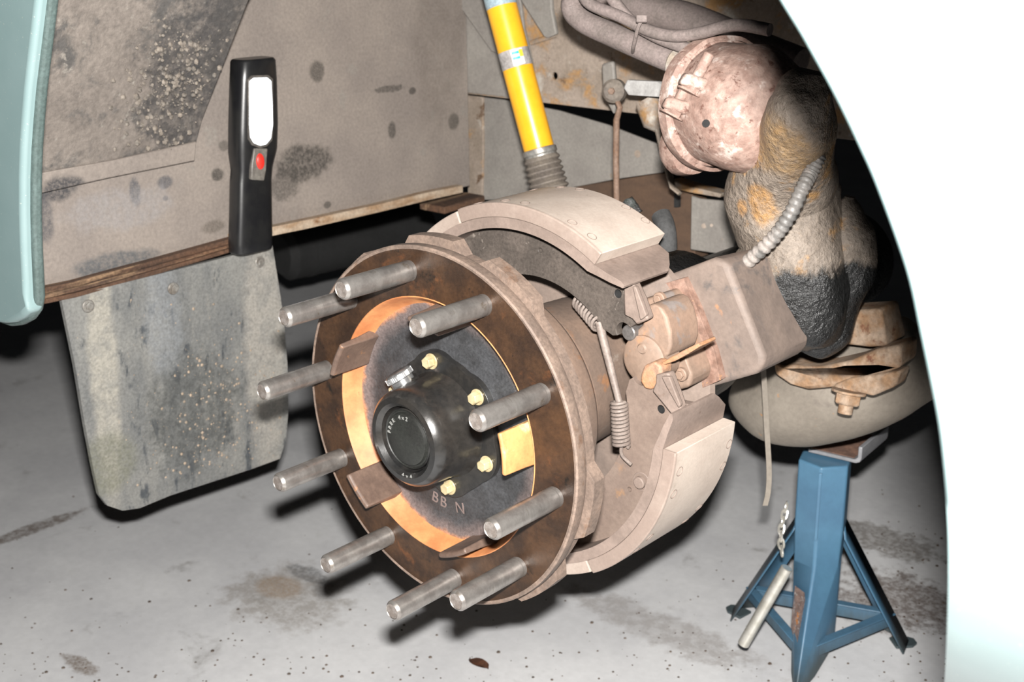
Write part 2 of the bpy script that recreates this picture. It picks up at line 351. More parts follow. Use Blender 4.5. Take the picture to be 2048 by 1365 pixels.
# ================================================================ work light
wl = thing('work_light', 'black handheld LED work light with lit lens standing on the mud flap top edge', 'work light', P(502, 498, -.565))
m_bp = dirty('black_plastic', (0.008, 0.008, 0.009), (0.012, 0.012, 0.012), 40, rough=0.32, bump=0.05, grain=0.1)
xw = -.565
def wrow(py, xl, xr): return [xl, xr, py]
rows = [(116, 470, 541), (121, 467, 545), (160, 465, 548), (250, 462, 551), (300, 462, 549), (335, 466, 541), (360, 464, 539), (420, 463, 540), (480, 461, 541), (498, 462, 541), (502, 466, 538)]
vs = []; ns = 20
for (py, xl, xr) in rows:
    c = P((xl+xr)/2, py, xw); w = (P(xr, py, xw)-P(xl, py, xw)).length/2; dpt = 0.020 if py < 330 else 0.017
    if py in (116, 502): dpt *= 0.9
    for k in range(ns):
        a = 2*pi*k/ns; ca, sa = cos(a), sin(a); e = 0.55
        vs.append(c + Vector((0, 1, 0))*(w*0.93*math.copysign(abs(ca)**e, ca)) + Vector((1, 0, 0))*(dpt*math.copysign(abs(sa)**e, sa)))
fs = [(i*ns+k, i*ns+(k+1) % ns, (i+1)*ns+(k+1) % ns, (i+1)*ns+k) for i in range(len(rows)-1) for k in range(ns)] + [tuple(range(ns)), tuple(range((len(rows)-1)*ns, len(rows)*ns))]
q = MB(); q.add(vs, fs); part('body', q, m_bp, wl, sharp=50, bevel=0.001)
xf = xw+0.0175
lens_px = [(499, 162), (507, 156), (536, 155), (544, 162), (546, 200), (547, 250), (543, 278), (534, 289), (521, 292), (508, 287), (501, 275), (499, 250)]
q = MB(); q.prism([P(a, b, xf+.0055) for a, b in lens_px], (-0.008, 0, 0)); lens = part('lens', q, plain('lit_lens', (0.9, 0.95, 1.0), 0.3, 0, 1.6), wl, bevel=0.002)
q = MB(); q.prism([P(a, b, xf+.0045) for a, b in ((497, 160), (505, 151), (538, 150), (547, 158), (548, 250), (545, 282), (535, 293), (521, 297), (505, 291), (498, 278))], (-0.007, 0, 0)); part('bezel', q, dirty('dark_bezel', (0.10, 0.09, 0.08), (0.06, 0.055, 0.05), 50, rough=0.4), wl, bevel=0.001)
q = MB()
for r_ in range(7):
    for c_ in range(3):
        c = P(510+c_*13, 172+r_*17, xf+.0058); q.lathe([(0.0001, 0.0018), (0.0016, 0.001), (0.002, 0)], 8, c, (1, 0, 0))
part('led', q, plain('led_glow', (0.95, 0.98, 1), 0.3, 0, 3.0), lens)
q = MB(); q.prism([P(a, b, xf+.0045) for a, b in ((509, 297), (536, 297), (533, 340), (529, 362), (503, 360), (504, 330))], (-0.007, 0, 0)); sp = part('switch_plate', q, dirty('grey_plate', (0.13, 0.12, 0.105), (0.10, 0.09, 0.08), 60, rough=0.45), wl, bevel=0.0015)
q = MB(); c = P(520, 323, xf+.004)
q.lathe([(0.0001, 0.0042), (0.004, 0.0036), (0.0062, 0.002), (0.0068, 0)], 20, c, (1, 0, 0)); q.v = [(v[0], c.y+(v[1]-c.y), c.z+(v[2]-c.z)*1.7) for v in q.v]
part('switch_button', q, plain('red_plastic', (0.75, 0.03, 0.02), 0.35), sp, label='red push button')

# ================================================================ painted wings
def paint(name):
    t = NT(name); c = t.mix(t.ramp(t.noise(14, 4), 0.3, 0.7), (0.19, 0.265, 0.268), (0.175, 0.25, 0.252))
    c = t.mix(t.math('MULTIPLY', t.ramp(t.noise(300, 3, 0.6), 0.68, 0.72), 0.5), c, (0.5, 0.5, 0.45))
    t.l(c, t.b.inputs['Base Color']); t.b.inputs['Roughness'].default_value = 0.38; t.b.inputs['Coat Weight'].default_value = 0.5; t.b.inputs['Coat Roughness'].default_value = 0.15
    return t.m
m_paint = paint('pale_green_paint')
def wing(name, pix, y, back, label):
    pts = [at(a, b, y=y) for a, b in pix] + [Vector(p) for p in back]
    q = MB(); q.prism(pts, (0, 0.022, 0)); o = part(name, q, m_paint, bevel=0.012, seg=6); tag(o, label, 'body panel'); return o
lw = [(128, -120), (118, -50), (111, 0), (104, 60), (97, 120), (90, 180), (85, 240), (81, 300), (79, 360), (79, 430), (81, 500), (84, 560), (86, 600), (82, 625), (70, 642), (52, 652), (35, 654), (0, 643), (-60, 600)]
tl = at(-260, 560, y=-.21); tu = at(-260, -120, y=-.21)
rwt = thing('rear_wing', 'pale green painted wing edge at the left with rounded lower corner', 'body panel', at(35, 650, y=-.21))
skin = [(x-36 if i < 13 else x-26, y if i < 14 else y-5) for i, (x, y) in enumerate(lw)]
lw = [(x-13, y) for x, y in lw]
q = MB(); q.prism([at(a, b, y=-.216) for a, b in skin]+[at(-260, 560, y=-.216), at(-260, -120, y=-.216)], (0, .02, 0)); part('wing_skin', q, m_paint, rwt, bevel=.009, seg=6)
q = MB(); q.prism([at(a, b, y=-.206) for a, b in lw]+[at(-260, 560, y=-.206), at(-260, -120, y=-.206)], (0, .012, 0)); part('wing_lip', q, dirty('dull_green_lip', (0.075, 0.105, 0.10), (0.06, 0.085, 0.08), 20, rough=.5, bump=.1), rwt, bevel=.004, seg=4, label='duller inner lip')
rw = [(1060, -560), (1200, -440), (1330, -320), (1430, -215), (1490, -140), (1530, -60), (1562, 0), (1600, 62), (1632, 119), (1665, 179), (1694, 237), (1722, 297), (1748, 355), (1789, 464), (1820, 560), (1840, 655), (1860, 753), (1878, 850), (1889, 947), (1896, 1050), (1897, 1150), (1894, 1260), (1889, 1365), (1880, 1480)]
ya = -.365
def wing_y(z):                                               # the wing's face curves under towards the bottom
    d_ = max(0.0, .36-z); return ya + 2.0*d_*d_
def wing_pt(px, py):
    y_ = ya
    for _ in range(8): y_ = wing_y(at(px, py, y=y_).z)
    return at(px, py, y=y_)
rs_ = smooth([Vector((a, b, 0)) for a, b in rw], 4); vs = []; nc = 13
for v_ in rs_:
    e = wing_pt(v_.x, v_.y)
    vs += [e+Vector((.07, .026, 0)), e+Vector((.004, .022, 0)), e+Vector((0, .012, 0)), e, e+Vector((.003, -.0006, 0)), e+Vector((.008, -.001, 0))]
    far_x = 1.35+.0*e.z
    for k in range(1, nc-5): t_ = k/(nc-6); vs.append(Vector((e.x+.008+(far_x-e.x-.008)*t_, e.y-.001, e.z + (0 if v_.y > -100 else .25*t_*0))))
q = MB(); q.add(vs, [(r_*nc+c_, r_*nc+c_+1, (r_+1)*nc+c_+1, (r_+1)*nc+c_) for r_ in range(len(rs_)-1) for c_ in range(nc-1)])
o = part('front_wing', q, m_paint, sharp=80)
tag(o, 'overexposed pale green wing curving down the right side close to the camera', 'body panel')

# ================================================================ chassis and suspension background
YR = 0.69
m_rail = dirty('chassis_dirt', (0.27, 0.22, 0.18), (0.20, 0.16, 0.125), 18, rough=0.75, bump=0.5, bscale=200, grain=0.25,
    layers=[((0.30, 0.17, 0.07), 18, 0.53, 0.66), ((0.34, 0.31, 0.27), 22, 0.57, 0.68), ((0.10, 0.06, 0.035), 30, 0.60, 0.68)])
m_grey = dirty('grey_steel_dirt', (0.21, 0.195, 0.175), (0.175, 0.16, 0.145), 14, rough=0.7, bump=0.3, bscale=220, grain=0.18, layers=[((0.24, 0.15, 0.08), 24, 0.64, 0.74)])
m_black = dirty('dark_underbody_and_hole_shade', (0.012, 0.012, 0.012), (0.008, 0.008, 0.008), 20, rough=0.9, bump=0.1)  # also colours the added cup that stands for shade in the web hole
Yp = lambda px, py, y=YR: at(px, py, y=y)
rail = thing('chassis_rail', 'rust-stained chassis side rail running behind the yellow shock absorber', 'chassis rail', Yp(1130, 210))
def circ(c, r, n, e1, e2): return [c + e1*(r*cos(2*pi*k/n)) + e2*(r*sin(2*pi*k/n)) for k in range(n)]
X_, Y_, Z_ = Vector((1, 0, 0)), Vector((0, 1, 0)), Vector((0, 0, 1))
q = MB(); outer = [Yp(928, 187), Yp(1130, 211), Yp(1345, 236), Yp(1800, 293), Yp(1800, -80), Yp(928, -80)]
holes = [circ(Yp(962, 124), 0.0045, 10, X_, Z_), circ(Yp(1109, 152), 0.006, 10, X_, Z_)]
q.prism_holes(outer, holes, (0, 0.006, 0)); part('rail_web', q, m_rail, rail, bevel=0.001)
q = MB(); q.prism([Yp(a, b, YR-.006) for a, b in ((928, -80), (928, 185), (1010, 194), (1075, 202), (1062, 120), (1048, 60), (1030, -80))], (0, 0.006, 0)); part('rail_plate', q, m_grey, rail, bevel=0.0015)
q = MB(); q.prism([Yp(a, b, YR-.016) for a, b in ((900, -40), (912, 4), (982, 103), (995, 108), (1040, 108), (1000, -40))], (0, 0.008, 0)); part('gusset_plate', q, m_grey, rail, bevel=0.002)
q = MB(); q.prism([Yp(a, b, YR-.016) for a, b in ((1020, -40), (1040, 0), (1086, 72), (1094, 77), (1112, 68), (1103, 20), (1100, -40))], (0, 0.008, 0)); part('gusset_plate', q, m_grey, rail, bevel=0.002)
q = MB(); c0 = Yp(1095, 88, YR-.01); q.tube([Yp(1112, 70, YR-.004), Yp(1062, 86, YR-.004)], 0.004, 8); part('weld_bead', q, m_rail, rail)
inner = thing('inner_chassis_panel', 'plain grey panel below the chassis rail with a rusty left edge', 'panel', Yp(1100, 380, .74))
q = MB(); q.prism([Yp(a, b, .74) for a, b in ((934, 190), (1010, 200), (1120, 222), (1215, 250), (1300, 283), (1340, 296), (1328, 330), (1325, 345), (1235, 358), (1130, 378), (1000, 400), (938, 400))], (0, 0.005, 0)); part('panel_sheet', q, m_grey, inner, bevel=0.001)
q = MB(); q.prism([Yp(a, b, .735) for a, b in ((933, 190), (965, 194), (966, 300), (963, 405), (935, 405))], (0, 0.006, 0)); part('panel_edge', q, m_rail, inner, bevel=0.002, label='rusty folded left edge')
q = MB(); c = Yp(1275, 308, .739); q.disc(c, (0, -1, 0), .006); part('rust_spot_bolt', q, m_rail, inner)
m_brown = dirty('brown_board', (0.08, 0.046, 0.027), (0.058, 0.034, 0.021), 12, rough=0.8, bump=0.15, grain=0.15, stretch=(1, 1, 3))
far = thing('far_crossmember', 'dim brown crossmember in the gap between brake shoe and axle', 'crossmember', Yp(1270, 520, .747))
q = MB(); q.prism([Yp(a, b, .747) for a, b in ((1060, 400), (1130, 376), (1330, 345), (1345, 370), (1385, 385), (1390, 520), (1060, 560))], (0, 0.04, 0)); part('beam_face', q, m_brown, far, bevel=0.002)
q = MB(); q.prism([Yp(a, b, .739) for a, b in ((1348, 388), (1357, 390), (1357, 415), (1348, 415))], (0, 0.006, 0)); part('black_slot_clip', q, m_black, far)  # small flat black plate near the beam's upper right corner
brk = thing('axle_bracket', 'light grey steel bracket with two small rust spots left of the axle casting', 'bracket', Yp(1420, 500, .72))
q = MB(); q.prism([Yp(a, b, .72) for a, b in ((1382, 392), (1400, 398), (1445, 402), (1470, 430), (1475, 470), (1462, 512), (1380, 500))], (0, 0.006, 0)); part('plate', q, m_grey, brk, bevel=0.002)
for a, b, r in ((1408, 452, .004), (1423, 451, .0025)): q = MB(); q.cyl(Yp(a, b, .7195), Yp(a, b, .7185), r, 10); part('rust_spot', q, m_rail, brk)
q = MB(); q.prism([Yp(a, b, .70) for a, b in ((1335, 374), (1380, 386), (1440, 396), (1442, 388), (1390, 376), (1340, 360))], (0, 0.03, 0)); part('top_flange', q, m_rail, brk, bevel=0.002)
q = MB(); q.box((-1.2, YR+.01, .30), (.58, 0, 0), (0, .004, 0), (0, 0, .09)); part('rear_rail_section', q, m_rail, rail)
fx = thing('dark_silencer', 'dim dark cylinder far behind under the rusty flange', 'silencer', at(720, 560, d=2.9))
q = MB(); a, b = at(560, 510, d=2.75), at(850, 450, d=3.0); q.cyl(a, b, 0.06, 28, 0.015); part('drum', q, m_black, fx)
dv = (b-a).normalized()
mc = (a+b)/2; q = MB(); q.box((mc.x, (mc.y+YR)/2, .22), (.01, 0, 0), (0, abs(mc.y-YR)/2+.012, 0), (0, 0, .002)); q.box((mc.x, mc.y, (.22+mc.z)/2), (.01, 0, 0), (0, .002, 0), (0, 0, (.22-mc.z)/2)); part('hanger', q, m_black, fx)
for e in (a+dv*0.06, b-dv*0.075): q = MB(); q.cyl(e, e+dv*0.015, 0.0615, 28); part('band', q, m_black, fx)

# shock absorber
st_, sb_ = at(992, -30, y=.53), at(1078, 297, y=.53); sd = (sb_-st_).normalized()
sh = thing('shock_absorber', 'yellow shock absorber tube with dusty rubber boot in front of the chassis rail', 'shock absorber', sb_)
rS = 0.0225
m_yel = dirty('yellow_paint', (0.80, 0.40, 0.02), (0.74, 0.35, 0.015), 20, rough=0.30, bump=0.05, grain=0.05, layers=[((0.45, 0.14, 0.02), 26, 0.66, 0.76, 0.6)])
q = MB(); q.lathe([(0.0001, 0), (rS, 0), (rS, (sb_-st_).length), (rS*0.9, (sb_-st_).length+.002)], 40, st_, sd); part('tube', q, m_yel, sh)
L0 = (sb_-st_).length
def sband(f0, f1, mat, nm, a0=0, a1=360, r=rS+.0004, par=sh):
    q = MB(); q.lathe([(r, L0*f0), (r, L0*f1)], 40, st_, sd, a0, a1); return part(nm, q, mat, par)
lab = sband(0.40, 0.505, dirty('label_grey', (0.36, 0.34, 0.33), (0.28, 0.26, 0.25), 60, rough=0.35, bump=0, layers=[((0.1, 0.1, 0.1), 140, 0.66, 0.7)]), 'label_band')
sband(0.0, 0.135, dirty('label_blue', (0.3, 0.38, 0.42), (0.25, 0.32, 0.36), 60, rough=0.35, bump=0), 'label_band')
# the face of the tube towards the camera
view = (CP-(st_+sd*L0*.45)).normalized(); view = (view - sd*view.dot(sd)).normalized(); side = sd.cross(view).normalized()
if side.dot(RT) < 0: side = -side
def spatch(a0, a1, f0, f1, mat, nm, r, par):
    q = MB(); n = 8; vs = []
    for i in range(n+1):
        w = rad(a0+(a1-a0)*i/n); dd = view*cos(w)+side*sin(w)
        for f in (f0, f1): vs.append(st_+sd*(L0*f)+dd*r)
    q.add(vs, [(2*i, 2*i+1, 2*i+3, 2*i+2) for i in range(n)]); return part(nm, q, mat, par)
white = plain('label_white', (0.8, 0.82, 0.82), 0.4); teal = plain('label_teal', (0.02, 0.42, 0.45), 0.4); yl = plain('label_yellow', (0.8, 0.6, 0.05), 0.4)
spatch(-12, 32, 0.405, 0.50, white, 'logo_panel', rS+.0007, lab)
spatch(-8, 18, 0.418, 0.434, teal, 'logo_bar', rS+.001, lab); spatch(-8, 18, 0.450, 0.466, teal, 'logo_bar', rS+.001, lab)
spatch(18, 32, 0.412, 0.455, yl, 'logo_square', rS+.001, lab)
m_boot = dirty('dusty_rubber', (0.16, 0.135, 0.11), (0.12, 0.10, 0.085), 40, rough=0.75, bump=0.3)
q = MB(); q.lathe([(rS, 0), (rS+.0025, .001), (rS+.003, .008), (rS+.001, .010), (rS+.001, .013)], 36, sb_, sd); part('boot_collar', q, dirty('collar_metal', (0.3, 0.29, 0.27), (0.2, 0.18, 0.16), 40, rough=0.4, metal=0.5), sh)
pr = [(rS+.001, .012)]
for k in range(9):
    z0 = .014+k*.0085; pr += [(rS+.0042+0.0004*k, z0+.002), (rS+.0045+0.0004*k, z0+.004), (rS+.0005+0.0004*k, z0+.007)]
q = MB(); q.lathe(pr, 36, sb_, sd); part('dust_boot', q, m_boot, sh)

# drop link
m_link = dirty('brown_link', (0.2, 0.135, 0.10), (0.15, 0.09, 0.06), 50, rough=0.7, bump=0.4, layers=[((0.3, 0.13, 0.05), 40, 0.6, 0.68)])
dl = thing('drop_link', 'thin rusty drop link rod hanging from a round rubber bush', 'link rod', at(1233, 400, y=.56))
q = MB(); q.tube([at(1228, 188, y=.56), at(1240, 215, y=.555), at(1233, 240, y=.56), at(1232, 320, y=.56), at(1234, 440, y=.56)], [.0035, .004, .0045, .0045, .0045], 12); part('rod', q, m_link, dl)
q = MB(); c = at(1229, 182, y=.56); q.lathe([(0.0001, -.010), (.012, -.010), (.0165, -.006), (.0165, .006), (.012, .010), (0.0001, .010)], 28, c, (0.3, -1, .1)); part('bush', q, m_boot, dl)
q = MB(); q.hexbolt(c+Vector((0.003, -.010, .001)), (0.3, -1, .1), .005, .004); part('nut', q, m_link, dl)
la = thing('link_bracket', 'pale steel arm joining the round rubber bush to the brake chamber', 'bracket', at(1300, 190, y=.55))
q = MB(); q.prism([at(a, b, y=.55) for a, b in ((1253, 160), (1320, 164), (1345, 180), (1345, 196), (1255, 190), (1246, 176))], (0, .01, 0)); part('arm', q, dirty('galvanised', (0.38, 0.37, 0.36), (0.3, 0.29, 0.28), 40, bump=0.4, grain=0.25), la, bevel=.002)
q = MB(); q.prism([at(a, b, y=.60) for a, b in ((1202, 128), (1225, 122), (1232, 200), (1226, 230), (1205, 190))], (0, .008, 0)); part('backing_tab', q, m_grey, la, bevel=.003)
wp = thing('brake_pipe_bracket', 'tapering rusty bracket hanging below the chassis rail beside the brake chamber', 'bracket', at(1335, 400, y=.6))
q = MB(); q.tube([at(1300, 200, y=.6), at(1318, 240, y=.6), at(1325, 258, y=.6)], [.022, .024, .012], 14); part('boss', q, m_rail, wp, amp=.002)
q = MB(); q.tube([at(1322, 250, y=.6), at(1330, 310, y=.6), at(1345, 375, y=.6), at(1360, 388, y=.6)], [.014, .009, .006, .005], 12, squash=[.5]*4); part('tongue', q, m_rail, wp)

# hoses
m_hose = dirty('dusty_hose', (0.175, 0.14, 0.13), (0.135, 0.11, 0.10), 24, rough=0.75, bump=0.35, bscale=300)
def hose(name, pix, y, r, label, mat=m_hose, n=14, cat='hose', yy=None):
    pts = [at(a, b, y=(yy[i] if yy else y)) for i, (a, b) in enumerate(pix)]
    q = MB(); q.tube(smooth(pts), r, n); t = thing(name, label, cat, pts[-1]); part('tube', q, mat, t); return t
h1 = hose('air_hose', [(1175, -30), (1145, 8), (1165, 40), (1230, 72), (1300, 103), (1360, 128)], .36, .0142, 'thick dusty air hose curving into the rusty brake chamber')
q = MB(); q.cyl(at(1345, 122, y=.36), at(1392, 142, y=.36), .0168, 24, .003); part('hose_ferrule', q, dirty('pale_ferrule', (0.42, 0.38, 0.34), (0.3, 0.25, 0.2), 60, rough=0.6, metal=.3, bump=.4), h1, label='pale crimped ferrule')
h2 = hose('thin_air_pipe', [(1162, -20), (1180, 8), (1240, 33), (1300, 62), (1350, 72), (1400, 66), (1470, 50), (1540, 60)], .335, .0068, 'thin grey pipe passing over the top of the brake chamber', cat='pipe')
h3 = hose('lower_air_pipe', [(1215, -15), (1260, 40), (1310, 72), (1360, 92), (1410, 112)], .345, .0070, 'thin grey pipe slipping down behind the brake chamber', cat='pipe')
h4 = hose('upper_cross_pipe', [(1200, -10), (1290, 18), (1380, 40), (1500, 90), (1600, 130)], .60, .022, 'wide dusty pipe crossing behind the thin pipes at the top', cat='pipe')
q = MB(); tie = [at(a, b, y=yv) for a, b, yv in ((1285, 38, .320), (1276, 55, .318), (1270, 80, .325), (1266, 98, .335), (1268, 103, .36), (1285, 60, .38))]
q.tube(smooth(tie, 5), .0022, 8, squash=None); ct = thing('cable_tie', 'grey cable tie binding the hoses together', 'cable tie', at(1270, 90, y=.325)); part('strap', q, m_hose, ct)
q = MB(); c = at(1283, 38, y=.318); q.box(c, RT*.006, UP*.004, fwd*.003); part('lock_head', q, m_hose, ct, bevel=.001)

# brake chamber: lathe along an axis going to the right and down
m_cham = dirty('chamber_rust', (0.29, 0.20, 0.165), (0.20, 0.125, 0.10), 75, rough=0.7, bump=0.7, bscale=170, grain=0.25, bdist=.002,
    layers=[((0.42, 0.34, 0.30), 38, 0.54, 0.66), ((0.12, 0.06, 0.045), 90, 0.58, 0.66)])
ca = at(1432, 206, y=.37); cb = at(1640, 238, y=.31); cax = (cb-ca).normalized()
ch = thing('brake_chamber', 'rust-mottled round brake chamber with clamp bolts at upper right', 'brake chamber', ca - Z_*.07)
KC = .925
def kc(pr): return [(r*KC if r > .001 else r, h*KC) for r, h in pr]
q = MB(); q.lathe(kc([(0.0001, -.045), (.045, -.042), (.062, -.03), (.068, -.006), (.076, -.004), (.079, 0), (.079, .008), (.077, .012), (.073, .014), (.075, .045), (.074, .075), (.064, .10), (.04, .12), (.0001, .125)]), 64, ca, cax); part('canister', q, m_cham, ch, amp=.003, sc=28)
q = MB(); q.lathe(kc([(.078, -.007), (.0825, -.004), (.083, .004), (.082, .012), (.077, .015)]), 64, ca, cax); part('clamp_band', q, m_cham, ch, amp=.002, sc=40)
for (a, b, s_) in ((1388, 165, 1), (1352, 212, 1)):
    c = at(a, b, y=.290); dirv = (RT*.45+UP*.85-fwd*.15).normalized()
    q = MB(); q.box(c, RT*.014+UP*-.004, dirv.cross(RT).normalized()*.010, dirv*.007); part('clamp_lug', q, m_cham, ch, bevel=.004, seg=3, amp=.002)
    q = MB(); q.cyl(c, c+dirv*.034, .0062, 14, .001); q.hexbolt(c-dirv*.012, dirv, .011, .009, .002); part('clamp_bolt', q, m_cham, ch)
q = MB(); q.cyl(at(1412, 247, y=.296), at(1412, 247, y=.280), .0042, 12); part('drain_hole', q, m_black, ch)
q = MB(); q.lathe([(0.0001, -.018), (.03, -.014), (.034, 0), (.03, .014), (0.0001, .018)], 28, at(1375, 296, y=.365), cax); part('lower_port', q, m_cham, ch, amp=.002)

# axle casting
m_cast = dirty('axle_casting', (0.20, 0.165, 0.135), (0.155, 0.125, 0.10), 26, rough=0.6, bump=1.0, bscale=150, grain=0.35, bdist=.006,
    layers=[((0.32, 0.18, 0.07), 22, 0.55, 0.68)], blobs=[(at(1570, 290, y=.30), (.05, .08, .045), (0.30, 0.19, 0.09), .8, .5), (at(1545, 400, y=.36), (.022, .08, .03), (0.34, 0.18, 0.06), .8, .6), (at(1500, 410, y=.36), (.01, .05, .012), (0.34, 0.19, 0.08), .9, .5)], zband=(0.120, 0.136, (0.012, 0.012, 0.012), 0.30))
ax_t = thing('axle_casting', 'dusty axle housing casting with oily black lower half beside the brake', 'axle casting', at(1580, 700, y=.5))
def loft(name, rws, yv, mat, par, amp=.007, sc=22, dd=.0):
    pth = []; rr = []
    for py, xl, xr in rws:
        yy = yv-.115*max(0, min(1, (390-py)/170)) if name == 'housing' else yv
        c = at((xl+xr)/2, py, y=yy); w = (at(xr, py, y=yy)-at(xl, py, y=yy)).length/2*.88; pth.append(c+fwd*dd); rr.append(w)
    pp = smooth(pth, 6); r2 = smooth([Vector((r, 0, 0)) for r in rr], 6)
    q = MB(); q.tube(pp, [max(.006, v.x) for v in r2], 40); return part(name, q, mat, par, amp=amp, sc=sc)
loft('housing', [(150, 1575, 1640), (175, 1545, 1652), (230, 1520, 1662), (290, 1500, 1662), (330, 1480, 1662), (362, 1458, 1664), (400, 1441, 1668), (435, 1456, 1674), (468, 1476, 1680), (500, 1477, 1688), (540, 1466, 1694), (590, 1478, 1698), (635, 1500, 1684), (672, 1520, 1645), (695, 1545, 1610)], .42, m_cast, ax_t, dd=-.02)
loft('side_lobe', [(400, 1690, 1705), (415, 1670, 1722), (450, 1642, 1740), (500, 1640, 1750), (560, 1640, 1745), (610, 1620, 1722), (655, 1585, 1700), (690, 1570, 1660), (704, 1595, 1635)], .44, m_cast, ax_t)
loft('drain_boss', [(560, 1478, 1530), (600, 1482, 1560), (640, 1496, 1580), (672, 1508, 1570), (690, 1518, 1545)], .385, m_cast, ax_t)
# conduit
cond = thing('ribbed_conduit', 'ribbed grey cable conduit lying across the axle casting', 'conduit', at(1475, 545, y=.31))
cp = smooth([at(1640, 310, y=.325), at(1622, 345, y=.315), (at(1606, 375, y=.30)), at(1580, 430, y=.295), at(1545, 478, y=.295), at(1500, 520, y=.30), at(1468, 548, y=.31)], 18)
rrr = [.0072 + (.0010 if (i // 2) % 2 else -.0004) for i in range(len(cp))]
q = MB(); q.tube(cp, rrr, 14); part('conduit_sleeve', q, dirty('conduit_grey', (0.15, 0.14, 0.13), (0.10, 0.095, 0.09), 30, rough=0.5, bump=.1, layers=[((0.26, 0.23, 0.21), 16, .5, .6)]), cond, sharp=80)

# lower suspension parts beneath the casting
m_pale = dirty('pale_cast_dirt', (0.175, 0.152, 0.125), (0.14, 0.12, 0.098), 14, rough=0.75, bump=0.4, bscale=160, grain=0.15, layers=[((0.12, 0.1, 0.085), 16, .62, .72), ((0.27, 0.14, 0.06), 60, .66, .7)])
m_prust = dirty('pale_rust', (0.27, 0.20, 0.145), (0.20, 0.115, 0.06), 40, rough=0.8, bump=.8, bscale=150, layers=[((0.12, 0.05, 0.025), 40, .58, .66)])
sb2 = thing('spring_pack_bowl', 'pale rounded suspension casting resting on the blue axle stand', 'suspension casting', at(1640, 905, y=.61))
q = MB(); pth = [at(a, b, y=yv) for a, b, yv in ((1478, 800, .60), (1510, 800, .595), (1560, 800, .59), (1620, 790, .59), (1690, 770, .60), (1760, 745, .62), (1830, 715, .66))]
pth = smooth(pth, 5); rr = [.02, .045, .062, .07, .070, .066, .06]; r2 = smooth([Vector((r, 0, 0)) for r in rr], 5)
q.tube(pth, [v.x for v in r2], 36); part('bowl', q, m_pale, sb2, amp=.003, sc=20)
q = MB(); q.prism([at(a, b, y=.50) for a, b in ((1545, 722), (1575, 732), (1640, 735), (1700, 722), (1750, 700), (1800, 690), (1800, 735), (1740, 758), (1680, 774), (1620, 780), (1575, 768), (1550, 748))], (0, .05, 0)); part('spring_clamp', q, m_prust, sb2, bevel=.006, seg=3, amp=.003, sc=30)
q = MB(); q.prism([at(a, b, y=.52) for a, b in ((1672, 625), (1760, 618), (1775, 690), (1740, 696), (1658, 690))], (0, .05, 0)); part('spring_block', q, m_prust, sb2, bevel=.004, seg=3, amp=.003, sc=30)
q = MB(); q.prism([at(a, b, y=.495) for a, b in ((1665, 770), (1700, 758), (1800, 742), (1790, 775), (1745, 796), (1712, 785), (1690, 800), (1672, 795))], (0, .03, 0)); part('shackle_lug', q, m_prust, sb2, bevel=.004, seg=3, amp=.002, sc=30)
q = MB(); dn = Vector((0, -.25, -1)).normalized(); q.hexbolt(at(1698, 782, y=.49), dn, .0165, .014, .003, .012); part('nut', q, m_prust, sb2, bevel=.001)
strap = MB(); sp3 = smooth([at(a, b, y=yv) for a, b, yv in ((1524, 700, .47), (1528, 760, .47), (1533, 850, .465), (1538, 940, .46), (1536, 985, .455), (1530, 1012, .45))], 6)
vs = []; fs = []
for i, p in enumerate(sp3):
    for a in (-1, 1):
        for b in (-1, 1): vs.append(p + RT*(.0033*a) + fwd*(.0008*b))
for i in range(len(sp3)-1):
    b0, b1 = i*4, i*4+4; fs += [(b0, b0+2, b1+2, b1), (b0+1, b1+1, b1+3, b0+3), (b0, b1, b1+1, b0+1), (b0+2, b0+3, b1+3, b1+2)]
strap.add(vs, fs + [(0, 1, 3, 2), (len(vs)-4, len(vs)-2, len(vs)-1, len(vs)-3)])
tag(part('hanging_strap', strap, m_pale, None), 'thin bent steel strap dangling in front of the pale suspension casting', 'strap')

# ================================================================ axle stand
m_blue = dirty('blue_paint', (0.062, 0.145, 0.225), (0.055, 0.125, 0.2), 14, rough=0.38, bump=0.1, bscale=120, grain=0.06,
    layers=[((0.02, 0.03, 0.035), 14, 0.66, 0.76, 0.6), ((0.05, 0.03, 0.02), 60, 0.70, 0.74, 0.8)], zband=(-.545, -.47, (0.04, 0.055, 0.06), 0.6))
Lf, Rf = at(1466, 1222, z=-H), at(1818, 1288, z=-H); mid = (Lf+Rf)/2; dd = (Rf-Lf); perp = Vector((dd.y, -dd.x, 0)); Ff = mid+perp*.80; cc = (Lf+Rf+Ff)/3
top_z = at(1640, 912, y=cc.y).z
js = thing('axle_stand', 'blue three-legged axle stand with folded steel column under the axle', 'axle stand', (cc.x, cc.y, -H))
def hexring(z, rx, rots=0.0, dx=(0, 0)):
    return [Vector((cc.x+dx[0]+rx*cos(rad(60*k)+rots), cc.y+dx[1]+rx*sin(rad(60*k)+rots), z)) for k in range(6)]
fdir = (Ff-cc).normalized(); rot0 = math.atan2(fdir.y, fdir.x)
vs = hexring(top_z, .040, rot0) + hexring(top_z-.10, .040, rot0)
Rr = hexring(-H+.015, .05, rot0)
low = hexring(top_z-.16, .037, rot0); vs += low
b = hexring(-H+.008, .036, rot0, (0, 0)); b[0] = Ff.copy(); b[0].z = -H+.005; s5 = b[5].lerp(Ff, .45); s1 = b[1].lerp(Ff, .45); b[5] = Vector((s5.x, s5.y, -H+.005)); b[1] = Vector((s1.x, s1.y, -H+.005)); vs += b
fs = []
for r_ in range(3):
    for k in range(6): fs.append((r_*6+k, r_*6+(k+1) % 6, (r_+1)*6+(k+1) % 6, (r_+1)*6+k))
fs.append(tuple(range(6)))
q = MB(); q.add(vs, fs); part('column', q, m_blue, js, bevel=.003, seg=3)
q = MB(); rd = hexring(0, .0405, rot0)
